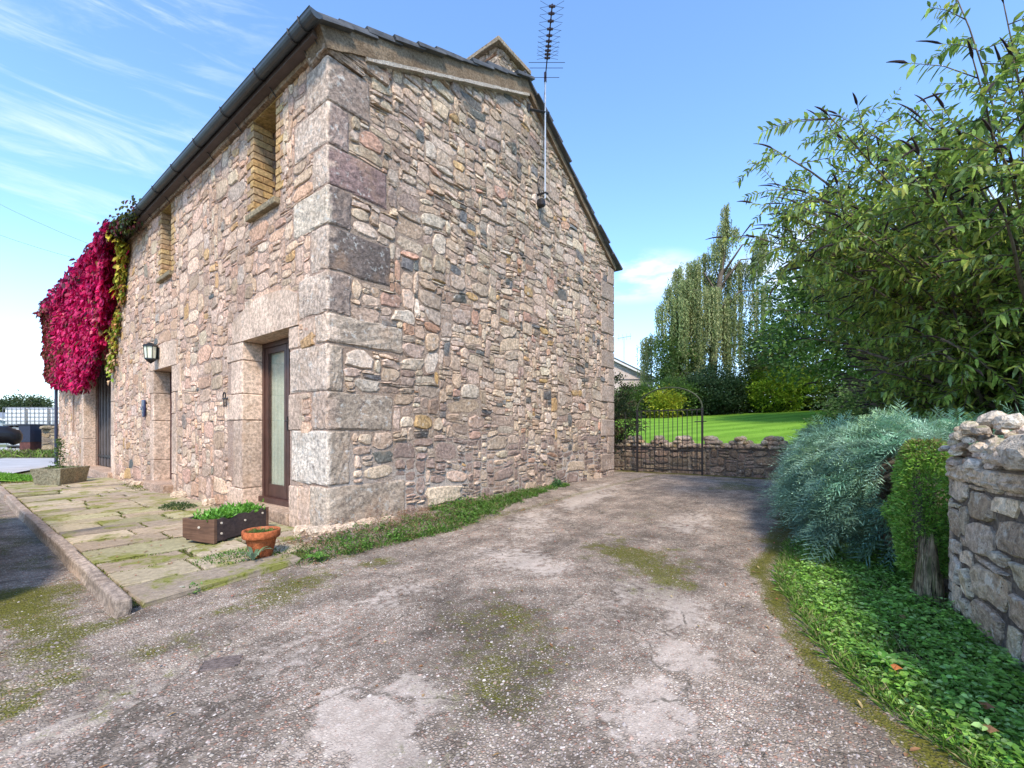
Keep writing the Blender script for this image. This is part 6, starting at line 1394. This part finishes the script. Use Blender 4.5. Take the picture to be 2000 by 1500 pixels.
# ------------------------------------------------------------------ parked car just beyond the left edge; its door mirror shows
car = empty('parked_car', (-3.2, 1.8, -.13), 'dark parked car at the left edge with only its black door mirror showing', 'car')
paint = simple('dark_car_paint', (.03,.033,.04), .25, bmp=0, var=.02); blk = simple('black_trim', (.012,.012,.016), .35, bmp=.02); cg = simple('tinted_glass', (.02,.025,.03), .08, bmp=0)
sec = [(-.05, .30, .62, .60, .60), (.0, .22, .70, .80, .74), (.35, .20, .80, .86, .80), (1.15, .20, .90, .88, .84), (1.75, .20, 1.34, .88, .62), (2.4, .20, 1.42, .88, .60), (3.2, .20, 1.38, .88, .60), (3.85, .22, .98, .86, .78), (3.98, .32, .80, .78, .72)]
vs = []; fs = []; n_ = 12
for (yy, zb1, zt1, wl, wt) in sec:
    belt = min(zt1, .88)
    ring_ = [(-wl*.9, zb1), (-wl, zb1+.12), (-wl, .55), (-wl*.98, belt-.06), (-wl*.94, belt), (-wt, zt1-.05), (-wt*.8, zt1), (wt*.8, zt1), (wt, zt1-.05), (wl*.94, belt), (wl*.98, belt-.06), (wl, .55), (wl, zb1+.12), (wl*.9, zb1)]
    vs += [(-3.24+a, -.18+yy, -.13+z) for a, z in ring_]
n_ = 14
for i in range(len(sec)-1):
    for k in range(n_): fs.append((i*n_+k, i*n_+(k+1) % n_, (i+1)*n_+(k+1) % n_, (i+1)*n_+k))
fs += [tuple(range(n_))[::-1], tuple((len(sec)-1)*n_+k for k in range(n_))]
link_mesh('body', vs, fs, paint, car, smooth=False)
b = MB()
for s_ in (-1, 1): b.add([(-3.24+s_*.845, 1.15, .76), (-3.24+s_*.845, 3.3, .76), (-3.24+s_*.635, 3.0, 1.14), (-3.24+s_*.635, 1.55, 1.12)], [(0,1,2,3)])
b.build('side_window', cg, car)
for s_ in (-1, 1):
    for yy in (.62, 3.15):
        wv = MB(); cx_ = -3.24+s_*.80
        ringp = [(.30, -.10), (.315, -.08), (.315, .08), (.30, .10), (.19, .10), (.19, -.10), (.30, -.10)]
        V2 = []; F2 = []
        for (rr_, xx_) in ringp:
            for k in range(20): t = 2*math.pi*k/20; V2.append((cx_+xx_, -.18+yy+rr_*math.cos(t), .185+rr_*math.sin(t)))
        for i in range(6):
            for k in range(20): F2.append((i*20+k, i*20+(k+1) % 20, (i+1)*20+(k+1) % 20, (i+1)*20+k))
        wo = link_mesh('wheel', V2, F2, blk, car, smooth=True); rim = MB(); rim.tube([(cx_-.09, -.18+yy, .185), (cx_+.095, -.18+yy, .185)], .19, 16); rim.build('rim', M['metal'], wo)
MIR = Vector((-2.17, 1.52, .96))
vs, fs = rbox((-.13, -.07, -.085), (.12, .07, .075), .06, 6, 0, 2); vs = [(MIR.x+a, MIR.y+b_+.03*(a+.1)/.2, MIR.z+c*(1-.25*(a+.13))-.02*(a > .05)) for a, b_, c in vs]
mo = link_mesh('door_mirror', vs, fs, blk, car, smooth=True); MB().tube([(MIR.x-.22, MIR.y, MIR.z-.07), (MIR.x-.08, MIR.y, MIR.z-.03)], [.03, .035], 8).build('mirror_arm', blk, mo)
print('objects', len(bpy.data.objects), 'tris', sum(sum(len(p.vertices)-2 for p in me.polygons)*0+len(me.polygons) for me in bpy.data.meshes))
